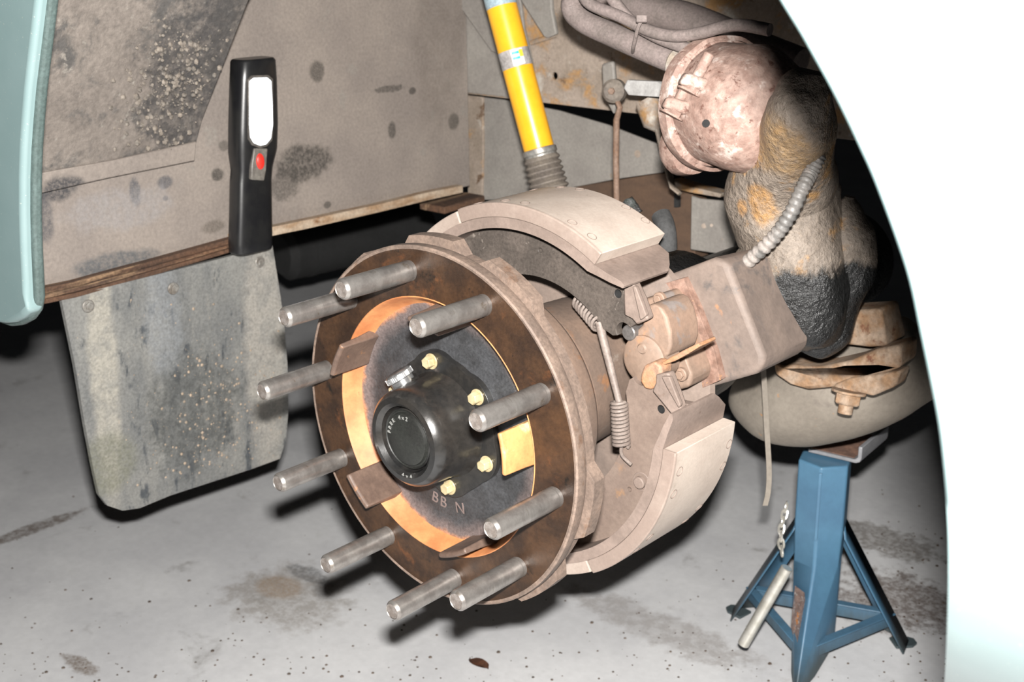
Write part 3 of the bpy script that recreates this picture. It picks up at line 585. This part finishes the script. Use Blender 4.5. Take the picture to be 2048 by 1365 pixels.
q.box(Vector((cc.x, cc.y, top_z-.06))+fdir*.040, Vector((-fdir.y, fdir.x, 0))*.0022, fdir*.0015, Z_*.052); part('column_seam', q, m_blue, js, bevel=.0006)
def legmesh(foot):
    d = Vector((foot.x-cc.x, foot.y-cc.y, 0)).normalized(); s_ = Vector((-d.y, d.x, 0))
    topp = Vector((cc.x, cc.y, top_z-.09))+d*.034; f = Vector((foot.x, foot.y, -H+.004)); q = MB(); w0, w1 = .026, .034
    # folded angle-iron: two flanges meeting in an outer edge
    for sg in (-1, 1):
        inn0 = topp - d*.004 + s_*(sg*w0) - Z_*.03; inn1 = f - d*.022 + s_*(sg*w1)
        q.add([topp, f, inn1, inn0, topp-d*.003, f-d*.003-Z_*0, inn1-d*.003, inn0-d*.003], [(0, 1, 2, 3), (7, 6, 5, 4), (0, 4, 5, 1), (1, 5, 6, 2), (2, 6, 7, 3), (3, 7, 4, 0)])
    return q, d, s_, f
for i, ft in enumerate((Lf, Rf)):
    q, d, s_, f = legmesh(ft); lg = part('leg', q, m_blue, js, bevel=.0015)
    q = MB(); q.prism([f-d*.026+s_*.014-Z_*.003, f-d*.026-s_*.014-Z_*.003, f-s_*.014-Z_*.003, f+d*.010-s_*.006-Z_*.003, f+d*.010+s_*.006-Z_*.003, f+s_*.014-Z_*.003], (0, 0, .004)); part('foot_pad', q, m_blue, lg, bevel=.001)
def brace(a, b, h, hh, nm='brace'):
    a, b = Vector(a), Vector(b); t = (b-a).normalized(); up = Z_; nrm = t.cross(up).normalized()
    q = MB(); q.box((a+b)/2, t*((b-a).length/2), up*hh, nrm*.0015); q.box((a+b)/2+up*hh, t*((b-a).length/2), up*.0012, nrm*.007); part(nm, q, m_blue, js, bevel=.001)
zb = -H+.045
bl = lambda f, k: Vector((cc.x+(f.x-cc.x)*k, cc.y+(f.y-cc.y)*k, zb))
brace(bl(Lf, .80), bl(Rf, .80), 0, .011); brace(bl(Lf, .80), bl(Ff, .62), 0, .011); brace(bl(Rf, .80), bl(Ff, .62), 0, .011)
# saddle: channel plate with an upturned end
m_sad = dirty('grey_saddle', (0.24, 0.24, 0.25), (0.19, 0.19, 0.2), 30, rough=0.45, metal=.2, bump=.2, grain=.1)
e_ = (at(1792, 850, z=top_z+.02)-at(1735, 925, z=top_z)).normalized(); e_.z = 0; e_.normalize(); g_ = Vector((e_.y, -e_.x, 0))
if g_.dot(RT) < 0: g_ = -g_
s0 = at(1616, 905, z=top_z+.004); s1_ = at(1722, 930, z=top_z+.002)
wd = (s1_-s0).length; gd = (s1_-s0).normalized(); ed = (at(1800, 860, z=top_z+.004)-s1_); ed.z = 0; ed = ed.normalized()*.10
q = MB(); th = .0055
prof = [s0, s0+gd*(wd-.008), s0+gd*(wd-.002)+Z_*.003, s0+gd*wd+Z_*.009, s0+gd*wd+Z_*.026, s0+gd*(wd-th)+Z_*.026, s0+gd*(wd-th)+Z_*.010, s0+gd*(wd-th-.003)+Z_*(th+.001), s0+gd*(wd-.010)+Z_*th, s0+Z_*th]
q.prism(prof, ed); part('saddle', q, m_sad, js, bevel=.001)
q = MB(); rp = [s0+Z_*(th+.0005)+ed*.03+gd*.004, s0+gd*(wd-th-.006)+Z_*(th+.0005)+ed*.03, s0+gd*(wd-th-.006)+Z_*(th+.0005)+ed*.97, s0+Z_*(th+.0005)+ed*.97+gd*.004]
q.prism(rp, (0, 0, .001)); part('saddle_rust', q, dirty('saddle_rust', (0.17, 0.09, 0.06), (0.1, 0.055, 0.04), 50, rough=.9, bump=.8), js, label='rusty inner face of the saddle')
# warning sticker on the left face of the column
fa, fb_ = vs[5+12].lerp(vs[12], .5), None
q = MB(); nL = None
k5, k0 = vs[12+5], vs[12+0]; k5b, k0b = vs[18+5], vs[18+0]
def colpt(s, t): return (k5.lerp(k5b, t)).lerp(k0.lerp(k0b, t), s)
nL = (k0-k5).cross(k5b-k5).normalized()
if nL.dot(CP-k5) < 0: nL = -nL
q.add([colpt(.28, .20)+nL*.007, colpt(.85, .20)+nL*.007, colpt(.80, .55)+nL*.010, colpt(.26, .55)+nL*.010, colpt(.28, .28), colpt(.80, .28), colpt(.70, .68), colpt(.26, .68)], [(0, 1, 2, 3), (0, 4, 5, 1), (1, 5, 6, 2), (2, 6, 7, 3), (3, 7, 4, 0), (4, 7, 6, 5)])
part('warning_sticker', q, dirty('worn_sticker', (0.2, 0.14, 0.12), (0.13, 0.09, 0.08), 120, rough=.5, bump=.1, layers=[((0.4, 0.16, 0.05), 50, .6, .64), ((0.3, 0.28, 0.27), 150, .55, .6)]), js, label='worn brown warning sticker')
# locking pin and chain
m_pin = dirty('zinc_pin', (0.62, 0.60, 0.55), (0.5, 0.48, 0.42), 60, rough=.3, metal=.7, bump=.05, grain=.06)
pinT = thing('locking_pin', 'bright steel locking pin on a chain leaning beside the blue axle stand', 'locking pin', at(1484, 1290, y=cc.y-.16))
yp = cc.y-.11
q = MB(); q.cyl(at(1486, 1290, y=yp-.03), at(1574, 1136, y=yp), .0085, 20, .001); part('rod', q, m_pin, pinT)
def link(c, t, s_, L=.0135, r=.0019, w=.0060):
    t = t.normalized(); s_ = (s_ - t*s_.dot(t)).normalized(); n = 14; pth = []
    for k in range(n):
        a = 2*pi*k/n; pth.append(c + t*(cos(a)*L*.5 + math.copysign(.001, cos(a))) + s_*(sin(a)*w*.62))
    q = MB(); q.tube(pth, r, 6, closed=True); return q
chain = smooth([at(a, b, y=yv) for a, b, yv in ((1574, 1008, yp+.045), (1568, 1035, yp+.035), (1562, 1062, yp+.025), (1562, 1090, yp+.015), (1566, 1122, yp+.002))], 3)
tot = 0; pts = [chain[0]]
for i in range(1, len(chain)):
    while (chain[i]-pts[-1]).length > .0105: pts.append(pts[-1] + (chain[i]-pts[-1]).normalized()*.0105)
for i in range(len(pts)-1):
    s_ = RT if i % 2 else fwd; q = link((pts[i]+pts[i+1])/2, pts[i+1]-pts[i], (s_+UP*.2)); part('chain_link', q, m_pin, pinT)

# ================================================================ wheel hub
hub = thing('wheel_hub', 'ten-stud truck wheel hub with rusty flange and black centre cap', 'wheel hub', (0, 0, 0))
PH = math.degrees(2.9799)
m_face = dirty('oily_flange', (0.048, 0.024, 0.012), (0.024, 0.013, 0.008), 30, rough=0.42, metal=0.15, bump=0.35, bscale=200, grain=0.3, stretch=(1, 1, 1),
    layers=[((0.11, 0.042, 0.015), 18, 0.60, 0.74, .5), ((0.012, 0.009, 0.007), 40, 0.60, 0.70, .3)])
m_rim = dirty('dusty_rim', DUST, DUST2, 40, rough=.7, bump=.3, layers=[((0.12, 0.07, 0.045), 30, .58, .7)])
q = MB(); q.lathe([(.1415, -.006), (.150, -.0062), (.187, -.0045), (.1905, -.0055)], 96); part('flange_face', q, m_face, hub)
q = MB(); q.lathe([(.1900, -.0056), (.1925, -.0062), (.1942, -.005), (.1945, .004), (.192, .010), (.188, .012)], 96); part('flange_rim', q, m_rim, hub)
# orange bore chamfer and black web dish
m_bore = dirty('orange_bore', (0.44, 0.185, 0.07), (0.35, 0.125, 0.045), 30, rough=.6, bump=.2, bscale=160, grain=.12, layers=[((0.16, 0.05, 0.02), 50, .64, .72)])
q = MB(); q.lathe([(.1415, -.006), (.1405, -.0065), (.1385, -.004), (.1345, .009), (.130, .0135)], 96); part('bore_ring', q, m_bore, hub)
m_dish = dirty('black_web', (0.042, 0.043, 0.046), (0.024, 0.024, 0.025), 24, rough=.42, metal=.0, bump=.5, bscale=330, grain=.45,
    radial=[(.108, .127, (0.11, 0.085, 0.08)), (.125, .1325, (0.36, 0.155, 0.07))])
q = MB(); q.lathe([(.130, .0135), (.122, .0165), (.110, .018), (.095, .017), (.075, .0155), (.03, .0155)], 96); part('hub_web', q, m_dish, hub)
# scalloped back flange
q = MB(); n = 180; out = []
for k in range(n):
    a = 360*k/n; rel = min(abs((a-c+180) % 360-180) for c in (61, -11, 93, 133, -47+-2, -83, -119, 205, 169))
    r = .1885+.0125*max(0, min(1, (13-rel)/4)); out.append(pol(r, a, .011))
q.prism_holes(out, [[pol(.15, 4*k, .011) for k in range(90)]], (0, .016, 0)); part('scalloped_flange', q, m_rim, hub, bevel=.002)
m_brl = dirty('dusty_barrel', (0.17, 0.115, 0.085), (0.125, 0.088, 0.068), 16, rough=.75, bump=.35, bscale=200, grain=.18, layers=[((0.20, 0.10, 0.05), 26, .58, .7), ((0.19, 0.155, 0.13), 20, .58, .68)])
q = MB(); q.lathe([(.185, .026), (.158, .03), (.140, .040), (.1335, .055), (.1305, .085), (.130, .105), (.126, .112), (.118, .116), (.117, .124), (.090, .126), (.085, .24)], 96); part('hub_barrel', q, m_brl, hub)
for a in (5, 77, 149, 221, 293):
    q = MB(); c = pol(.1325, a-12, .062); q.cyl(c-pol(.004, a-12, 0), c+pol(.0006, a-12, 0), .004, 12); part('sensor_hole', q, m_black, hub)
# locating lugs
m_lug = dirty('lug_brown', (0.115, 0.075, 0.056), (0.085, 0.055, 0.042), 40, rough=.55, bump=.3, bscale=180, grain=.2, layers=[((0.26, 0.12, 0.05), 40, .60, .68)])
m_lugO = dirty('lug_orange', (0.47, 0.23, 0.085), (0.38, 0.16, 0.06), 30, rough=.55, bump=.2, grain=.12, layers=[((0.62, 0.42, 0.2), 30, .55, .65), ((0.2, 0.08, 0.03), 70, .66, .72)])
def lug(ac, ro):
    q = MB(); n = 12; half = 9.6; vs = []; ri, ro_ = .1245, .1305; yt, yb = -.037, .016
    prof = [(ri, yb), (ri, yt+.002), (ri+.002, yt), (ro_-.001, yt), (ro_, yt+.002), (ro_+.002, -.01), (ro_+.006, yb)]
    q.lathe(prof, n, a0=ac-half, a1=ac+half, close=True); return q
for i, a in enumerate((7.5, 79.5, 152.5, -135.5, -64.5)):
    part('locating_lug', lug(a, 0), m_lugO if i == 0 else m_lug, hub, bevel=.0015, label='bright orange locating lug right of the cap' if i == 0 else None)
# studs
m_stud = dirty('oiled_steel', (0.31, 0.29, 0.27), (0.23, 0.21, 0.195), 60, rough=.36, metal=.75, bump=.12, bscale=300, grain=.12, layers=[((0.15, 0.12, 0.09), 50, .62, .72, .5)])
m_tip = dirty('stud_tip', (0.30, 0.27, 0.25), (0.2, 0.17, 0.15), 90, rough=.5, metal=.5, bump=.4, bscale=500)
def stud_mb():
    q = MB(); prof = [(.0078, -.0955), (.0084, -.0962), (.0106, -.0935)]; y = -.0935; p = .0015
    k = 0
    prof += [(.0109, -.0925), (.0109, -.052)]; y = -.052
    while y < -.010:
        y += p*.5; k += 1; prof.append((.0110 if k % 2 else .01068, y))
    prof += [(.0109, -.008), (.0109, -.0045)]
    q.lathe(prof, 28, (.1675, 0, 0)); return q
st0 = part('wheel_stud', stud_mb(), m_stud, hub, sharp=60)
q = MB(); q.lathe([(.0001, -.0952), (.0079, -.0952)], 28, (.1675, 0, 0)); tp0 = part('stud_tip', q, m_tip, st0)
for k in range(10):
    a = PH-36*(k+1)
    if k == 0: st0.rotation_euler = (0, -rad(a), 0)
    else:
        c = spin(st0, a); t_ = tp0.copy(); COL.objects.link(t_); t_.parent = c
# centre cap (manual locking hub)
m_cap = dirty('black_cap', (0.012, 0.012, 0.012), (0.02, 0.018, 0.016), 20, rough=.28, bump=.15, bscale=160, grain=.25, coat=.3, layers=[((0.05, 0.036, 0.028), 26, .60, .76, .6)])
q = MB(); q.lathe([(.0355, -.044), (.040, -.0485), (.046, -.0475), (.0505, -.043), (.0525, -.036), (.0535, -.02), (.0545, .004), (.058, .009), (.0585, .0105)], 72); cap = part('hub_cap', q, m_cap, hub)
q = MB(); out = []
for k in range(120):
    a = 3*k; rel = min(abs((a-c+180) % 360-180) for c in (100, 40, -22, -82, -142, 160)); out.append(pol(.0745+.006*max(0, 1-(rel/20)**2), a, .0085))
q.prism(out, (0, .009, 0)); part('cap_flange', q, m_cap, hub, bevel=.0012)
q = MB(); q.lathe([(.0355, -.044), (.0345, -.036), (.033, -.034), (.0325, -.041), (.0315, -.042)], 56); part('dial_groove', q, m_cap, hub)
q = MB(); q.lathe([(.0315, -.042), (.030, -.0405), (.0285, -.0405), (.0275, -.0435), (.0265, -.044), (.0001, -.044)], 56); dial = part('dial', q, dirty('dial_black', (0.016, 0.017, 0.015), (0.012, 0.012, 0.011), 30, rough=.45, bump=.15, bscale=400), hub)
m_let = plain('worn_letter', (0.2, 0.2, 0.19), .5)
def ring_text(s, r, a_mid, size, y, par, step, inward, mat):
    n = len(s)
    for i, chv in enumerate(s):
        if chv == ' ': continue
        k = i-(n-1)/2; a = a_mid + (k*step if inward else -k*step); rv = pol(1, a, 0); up = -rv if inward else rv
        rt = Vector((0, -1, 0)).cross(up)*-1
        # reading direction for a viewer on the -Y side
        nrm = Vector((0, -1, 0)); rt = up.cross(nrm); fr = Matrix((rt, up, nrm)).transposed()
        text_part('letter', chv, size, pol(r, a, y), fr, mat, par, .0004)
ring_text('FREE 4x2', .0235, 128, .0062, -.0444, dial, 13, False, m_let)
ring_text('4x4', .0385, -84, .0062, -.0478, cap, 9, True, m_let)
ring_text('BB N', .096, -92, .0180, .0165, hub, 7.5, True, plain('cast_letter', (0.16, 0.12, 0.11), .5))
m_brass = dirty('brass_bolt', (0.52, 0.44, 0.27), (0.40, 0.32, 0.18), 90, rough=.35, metal=.35, bump=.15, grain=.15)
q = MB(); q.hexbolt((.069, .0085, 0), (0, -1, 0), .0067, .0078, .0018); b0 = part('cap_bolt', q, m_brass, hub, bevel=.0004)
for i, a in enumerate((100, 40, -22, -82, -142, 160)):
    if i == 0: b0.rotation_euler = (0, -rad(a), 0)
    else: spin(b0, a)
# ribbed filler plug, axis pointing up and left out of the cap
fc = at(806, 764, y=-.010); fax = (UP*.85-RT*.52+fwd*-.12).normalized()
q = MB(); n = 64; 
for (r, h, jag) in ():
    pass
q.lathe([(.0001, .0125), (.0115, .0125), (.0135, .0115), (.0145, .010), (.0145, .0045), (.0128, .0035), (.0132, -.008), (.0150, -.020)], 64, fc, fax)
o = part('filler_plug', q, dirty('plug_metal', (0.2, 0.2, 0.2), (0.12, 0.12, 0.12), 40, rough=.3, metal=.6, bump=.05), hub)
q = MB(); e1 = fax.cross(Y_).normalized(); e2 = fax.cross(e1)
for k in range(40):
    w = 2*pi*k/40; dv = e1*cos(w)+e2*sin(w); q.box(fc+fax*.0073+dv*.0146, dv*.0009, fax*.0028, fax.cross(dv)*.0006)
part('knurling', q, dirty('knurl_metal', (0.5, 0.5, 0.5), (0.4, 0.4, 0.4), 40, rough=.25, metal=.8, bump=0), o)
q = MB(); q.tube([fc-fax*.014, fc-fax*.004+Y_*.004, fc+Y_*.012-fax*.006], [.016, .014, .011], 18); part('plug_boss', q, m_cap, hub)

# ================================================================ brake shoes
m_lin = dirty('lining_face', (0.46, 0.39, 0.335), (0.41, 0.34, 0.29), 22, rough=.55, bump=.15, bscale=300, grain=.10, layers=[((0.35, 0.29, 0.24), 26, .6, .7)], blobs=[((0, .119, 0), (10, .010, 10), (0.20, 0.15, 0.125), .95, .12, 40)])
m_tab = dirty('shoe_table_dust', (0.205, 0.155, 0.13), (0.16, 0.12, 0.10), 26, rough=.7, bump=.3, bscale=220, grain=.16, layers=[((0.13, 0.09, 0.07), 30, .6, .7)])
m_webU = dirty('scratched_web', (0.085, 0.07, 0.06), (0.06, 0.05, 0.043), 30, rough=.5, bump=.3, bscale=260, grain=.4, layers=[((0.17, 0.145, 0.125), 90, .63, .68)])
m_webL = dirty('dusty_web', (0.175, 0.13, 0.105), (0.145, 0.105, 0.085), 20, rough=.7, bump=.3, bscale=200, grain=.16, layers=[((0.22, 0.13, 0.075), 22, .60, .7)])
def arc(r, a0, a1, y, n): return [pol(r, a0+(a1-a0)*i/n, y) for i in range(n+1)]
def make_shoe(s_, label, mweb):
    A = lambda a: AX+s_*a
    t = thing('brake_shoe', label, 'brake shoe', pol(.2, A(60), .18), 'pair of brake shoes')
    for (a0, a1, ro, yf, nm) in ((30, 86, .2152, .125, 'lining_block'), (87.2, 146, .2135, .127, 'lining_block')):
        q = MB(); n = 40; prof = [(.1995, yf), (ro-.001, yf), (ro, yf+.001), (ro, .236), (ro-.001, .237), (.1995, .237)]
        q.lathe(prof, n, a0=A(a0), a1=A(a1), close=True); bl_ = part(nm, q, m_lin, t, bevel=.0008)
        for ra in ((36.5, 44, 61.5, 69, 80) if a0 == 30 else (93, 101, 118, 126)):
            for ry in (.137, .2295):
                q = MB(); c = pol(ro+.0002, A(ra), ry); nv = pol(1, A(ra), 0)
                q.lathe([(.0052, -.001), (.0054, .0003), (.0050, .0003), (.0046, -.0006), (.0001, -.0008)], 18, c, nv); part('rivet', q, m_tab, bl_)
    # table: rolled strip whose end turns inwards beyond the lining
    n = 60; prof = [(150, .1995), (140, .1995)] 
    outer_ = [(150-(150-30)*i/n, .1993) for i in range(n+1)] + [(25, .2045), (20.5, .2115), (18.9, .2115)]
    inner_ = [(18.7, .2085), (22.7, .1995), (27, .1930), (31, .1878)] + [(32+(150-32)*i/n, .1875) for i in range(1, n+1)]
    loop = [pol(r, A(a), .125) for a, r in outer_+inner_]
    q = MB(); q.prism(loop, (0, .112, 0))
    for i_, v_ in enumerate(q.v):
        aa = abs((math.degrees(math.atan2(v_[2], v_[0]))-AX)*s_)
        if v_[1] > .2 and aa < 26: q.v[i_] = (v_[0], .237-(26-aa)/7*.035, v_[2])
    part('shoe_table', q, m_tab, t, bevel=.0012)
    q = MB(); q.lathe([(.0047, 0), (.0047, .02), (.0001, .02)], 14, pol(.1735, A(21.7), .1585)); part('hole_shade_cup', q, m_black, t)  # black cup added behind the web hole, its colour standing in for shade
    for (y0, mw, nm) in ((.158, mweb, 'web'), (.203, m_tab, 'web')):
        notch = [(.1525+.0095*math.cos(w)*1, 9.5+math.degrees(.0095*math.sin(w)/.1525)) for w in [math.pi*(-.0) + math.pi*i/8 for i in range(9)]]
        notch = notch[::-1]
        loop = [(.189, a) for a in [150-(150-24)*i/40 for i in range(41)]] + [(.186, 21.5), (.1875, 12), (.185, 9.5), (.163, 9.5)] + \
               [(.1525+.0098*cos(w), 9.5+math.degrees(.0098*sin(w)/.1525)) for w in [pi*i/10 for i in range(1, 10)]] + [(.143, 9.5), (.137, 10.5), (.1335, 13)] + [(.1295, a) for a in [16+(150-16)*i/40 for i in range(41)]]
        if y0 > .2: loop = [(r, max(a, 24)) for r, a in loop if a > 22] + []
        pts = [pol(r, A(a), y0) for r, a in loop]; hc = pol(.1735, A(21.7), y0)
        q = MB(); q.prism_holes(pts, ([circ(hc, .0048, 14, X_, Z_)] if y0 < .2 else []) + [circ(pol(.16, A(60), y0), .003, 10, X_, Z_)], (0, .010, 0)); part(nm, q, mw, t, bevel=.0008)
    # abutment block welded on the web end (measured on the upper shoe, mirrored for the lower)
    def mir(px, py, yy):
        c = at(px, py, y=yy); return pol(math.hypot(c.x, c.z), A(math.degrees(math.atan2(c.z, c.x))-AX), yy)
    q = MB(); q.prism([mir(a, b, .148) for a, b in ((1246, 570), (1266, 566), (1282, 600), (1296, 640), (1273, 650), (1262, 638), (1246, 630), (1247, 600))], (0, .012, 0)); part('abutment_block', q, m_tab, t, bevel=.002, amp=.0012, sc=60)
    q = MB(); q.prism([mir(a, b, .144) for a, b in ((1264, 572), (1271, 574), (1292, 632), (1280, 642), (1274, 620))], (0, .006, 0)); part('abutment_rib', q, m_tab, t, bevel=.0015, amp=.001, sc=60)
    for ra, rr_ in ((53, .1668),) if s_ < 0 else ():
        q = MB(); c = pol(rr_, A(ra), .158); q.cyl(c, c-Y_*.006, .0068, 20, .001); q.lathe([(.011, 0), (.0105, .0006), (.009, .0006)], 24, c, (0, -1, 0)); part('guide_pin', q, m_tab, t)
    q = MB(); q.prism([pol(.186, A(105), .14), pol(.186, A(111), .14), pol(.135, A(112), .14), pol(.135, A(106), .14)], (0, .02, 0)); part('web_gusset', q, m_webL, t, bevel=.002)
    return t
make_shoe(1, 'upper brake shoe with pale lining arching over the top of the hub', m_webU)
make_shoe(-1, 'lower brake shoe with pale lining curving down the right side', m_webL)

# return spring: coil, rod, coil
m_spr = dirty('spring_dust', (0.185, 0.15, 0.13), (0.14, 0.11, 0.095), 50, rough=.6, bump=.2)
rs = thing('return_spring', 'long return spring with two coils joining upper and lower brake shoes', 'spring', at(1242, 900, y=.15))
def coil(a, b, r, turns, wr, rt0=None):
    a, b = Vector(a), Vector(b); t = (b-a).normalized(); e1 = t.cross(Y_).normalized(); e2 = t.cross(e1); n = turns*14; pth = []
    for i in range(n+1):
        w = 2*pi*turns*i/n; f = i/n; rr_ = r*(1 if rt0 is None else rt0[0]+(rt0[1]-rt0[0])*f); pth.append(a.lerp(b, f)+e1*(rr_*cos(w))+e2*(rr_*sin(w)))
    q = MB(); q.tube(pth, wr, 8); return q
ysp = .150
p1, p2, p3, p4 = at(1160, 602, y=.178), at(1200, 652, y=.160), at(1238, 803, y=.150), at(1243, 893, y=.148)
part('coil', coil(p1, p2, .0088, 8, .0019, (1.0, .9)), m_spr, rs); part('coil', coil(p3, p4, .0085, 12, .0019, (.95, 1.0)), m_spr, rs)
q = MB(); q.tube([p2-(p3-p2).normalized()*.004, p2.lerp(p3, .3), p2.lerp(p3, .65), p3+(p3-p2).normalized()*.006], [.0048, .0046, .0042, .0036], 14); part('centre_rod', q, m_spr, rs)
q = MB(); q.tube(smooth([p1+(p1-p2).normalized()*.0, p1+(p1-p2)*.3, p1+(p1-p2)*.5+Z_*.01]), .002, 8); q.tube(smooth([p4, p4+(p4-p3)*.2, p4+(p4-p3)*.35+X_*.012]), .002, 8); part('hook', q, m_spr, rs)

# brake spider with expander and box-shaped carrier
m_exp = dirty('expander_rust', (0.25, 0.165, 0.12), (0.20, 0.14, 0.105), 22, rough=.65, bump=.4, bscale=180, grain=.15, layers=[((0.36, 0.17, 0.07), 20, .60, .70), ((0.2, 0.17, 0.155), 24, .58, .68)])
m_orx = dirty('orange_rust', (0.34, 0.17, 0.085), (0.26, 0.16, 0.11), 40, rough=.75, bump=.6)
m_box = dirty('carrier_dust', (0.19, 0.145, 0.12), (0.145, 0.112, 0.095), 14, rough=.7, bump=.4, bscale=150, grain=.16, layers=[((0.10, 0.085, 0.078), 12, .58, .68), ((0.30, 0.16, 0.09), 34, .64, .72)])
spd = thing('brake_carrier', 'rusty brake carrier with expander housing between the two brake shoes', 'brake carrier', B(.19, 0, .26))
q = MB(); prof = [(.085, .066), (.215, .066), (.229, .058), (.231, .050), (.231, -.052), (.226, -.062), (.212, -.068), (.085, -.068)]
# box body: tapers slightly to the back
front = [B(u, v, .262) for u, v in prof]; back = [B(u*.97, v*.96-.004, .37) for u, v in prof]; n = len(front)
q.add(front+back, [tuple(range(n)), tuple(range(2*n-1, n-1, -1))] + [(i, (i+1) % n, (i+1) % n+n, i+n) for i in range(n)]); part('carrier_box', q, m_box, spd, bevel=.007, seg=4, amp=.0016, sc=20)
q = MB(); q.prism([B(u, v, .252) for u, v in ((.150, .058), (.176, .056), (.180, .02), (.180, -.03), (.176, -.062), (.13, -.066), (.12, .06))], (0, .014, 0)); part('carrier_flange', q, dirty('flange_rough_rust', (0.24, 0.15, 0.115), (0.16, 0.09, 0.065), 60, rough=.85, bump=1, bscale=130, layers=[((0.36, 0.19, 0.10), 60, .58, .65)]), spd, bevel=.003, seg=3, amp=.002, sc=60)
q = MB(); q.prism([B(u, v, .215) for u, v in ((.135, .050), (.166, .048), (.170, .03), (.170, -.046), (.160, -.056), (.13, -.056))], (0, .045, 0)); part('mounting_pad', q, m_exp, spd, bevel=.004, seg=3, amp=.001, sc=30)
# expander body: D-shaped barrel, its front disc, the tongue over the lower tappet and the rollers in the web notches
q = MB(); q.prism([at(a, b, y=.170) for a, b in ((1290, 613), (1308, 608), (1322, 616), (1333, 636), (1340, 662), (1342, 690), (1336, 712), (1318, 724), (1298, 728), (1272, 738), (1252, 720), (1246, 698), (1262, 672), (1284, 650))], (0, .052, 0)); part('expander_barrel', q, m_exp, spd, bevel=.006, seg=4)
q = MB(); ec = at(1284, 722, y=.164); q.lathe([(.0001, 0), (.022, 0), (.0265, .003), (.0270, .03), (.0001, .03)], 40, ec); part('expander_disc', q, m_exp, spd)
q = MB(); c = at(1284, 698, y=.1638); q.lathe([(.0001, .002), (.0045, .0018), (.006, 0)], 18, c, (0, -1, 0)); part('disc_plug', q, m_exp, spd)
q = MB(); q.prism([at(a, b, y=.150) for a, b in ((1281, 748), (1287, 732), (1308, 723), (1324, 736), (1322, 752), (1315, 770), (1302, 781), (1287, 777), (1279, 764))], (0, .02, 0)); part('tappet_cover', q, m_orx, spd, bevel=.004, seg=3, label='orange rusted tappet tongue')
q = MB(); q.prism([at(a, b, y=.156) for a, b in ((1322, 726), (1345, 713), (1372, 699), (1396, 687), (1400, 693), (1378, 708), (1350, 722), (1328, 731))], (0, .03, 0)); part('rust_scab', q, m_orx, spd, bevel=.001, amp=.001, sc=80)
for sg in (1,):
    q = MB(); c = at(1256, 667, y=.163); q.cyl(c, c+Y_*.02, .0085, 24, .001); part('tappet_roller', q, dirty('roller_steel%d' % sg, (0.14, 0.13, 0.125), (0.11, 0.1, 0.095), 40, rough=.4, metal=.4), spd)
for (u, v) in ((.168, .044), (.160, -.040)):
    q = MB(); c = B(u, v, .215); q.cyl(c, c-Y_*.006, .0075, 20, .001); q.hexbolt(c-Y_*.006, (0, -1, 0), .005, .003); part('carrier_bolt', q, m_exp, spd)
q = MB(); q.lathe([(.07, .245), (.150, .248), (.170, .255), (.172, .262), (.07, .262)], 72, close=True); part('backing_ring', q, m_box, spd)
q = MB(); q.lathe([(.085, .24), (.085, .30), (.105, .34), (.10, .45), (.075, .5), (.075, .9)], 48); axt = part('axle_tube', q, m_cast, spd)

# lug of black debris and rubber elbow behind the upper lining
gz = thing('grease_nipple', 'shiny oily fitting peeping over the upper brake lining', 'fitting', at(1262, 415, y=.30))
q = MB(); q.tube(smooth([at(1272, 430, y=.30), at(1262, 412, y=.30), at(1255, 398, y=.30)]), [.008]*8+[.007]*9, 12); part('fitting_body', q, dirty('oily_metal', (0.10, 0.10, 0.10), (0.04, 0.045, 0.04), 160, rough=.12, metal=.6, bump=1, bscale=350, bdist=.003), gz, amp=.003, sc=120)
rb = thing('rubber_elbow', 'dark rubber elbow behind the end of the upper brake lining', 'elbow', at(1330, 480, y=.33))
q = MB(); q.tube(smooth([at(1335, 500, y=.33), at(1332, 460, y=.33), at(1322, 432, y=.34)]), .0115, 14); part('elbow_tube', q, dirty('black_rubber', (0.045, 0.045, 0.045), (0.03, 0.03, 0.03), 60, rough=.8, bump=.7, bscale=200), rb, amp=.001, sc=60)

# ================================================================ litter on the floor
m_leaf = dirty('dead_leaf', (0.10, 0.04, 0.02), (0.05, 0.022, 0.013), 60, rough=.6, bump=.6)
c = FL(959, 1331); q = MB(); n = 10; vs = []; dl_ = (FL(978, 1342)-FL(942, 1322)); l_ = dl_.length/2; dl_.normalize(); sl = Vector((-dl_.y, dl_.x, 0))
for i in range(n+1):
    t_ = -1+2*i/n; w = .010*math.sqrt(max(0, 1-t_*t_))*(1-.3*t_)+.0003
    vs += [c+dl_*(l_*t_)+sl*w+Z_*(.004+.002*t_), c+dl_*(l_*t_)+Z_*.0012, c+dl_*(l_*t_)-sl*w+Z_*(.005-.001*t_)]
q.add(vs, [(3*i+j, 3*i+j+1, 3*i+j+4, 3*i+j+3) for i in range(n) for j in (0, 1)])
tag(part('dead_leaf', q, m_leaf), 'small curled brown leaf on the grey floor below the hub', 'leaf')
q = MB()
for k in range(420):
    px, py = random.uniform(0, 1900), 1365-abs(random.gauss(0, 120))
    if k % 4 == 0: px, py = random.gauss(1800, 60), random.gauss(1180, 90)
    if py < 960: continue
    c = FL(px, py); r = random.uniform(.0006, .0026)*(1.5 if k % 9 == 0 else 1)
    q.lathe([(r, 0), (r*.7, r*.5), (.0001, r*.6)], 5, c, (random.uniform(-.2, .2), random.uniform(-.2, .2), 1))
o = part('floor_grit', q, dirty('grit', (0.05, 0.035, 0.025), (0.12, 0.09, 0.07), 40, bump=0), merge=False)
tag(o, 'dark crumbs of grit and rust scattered over the grey floor', 'grit', kind='stuff')
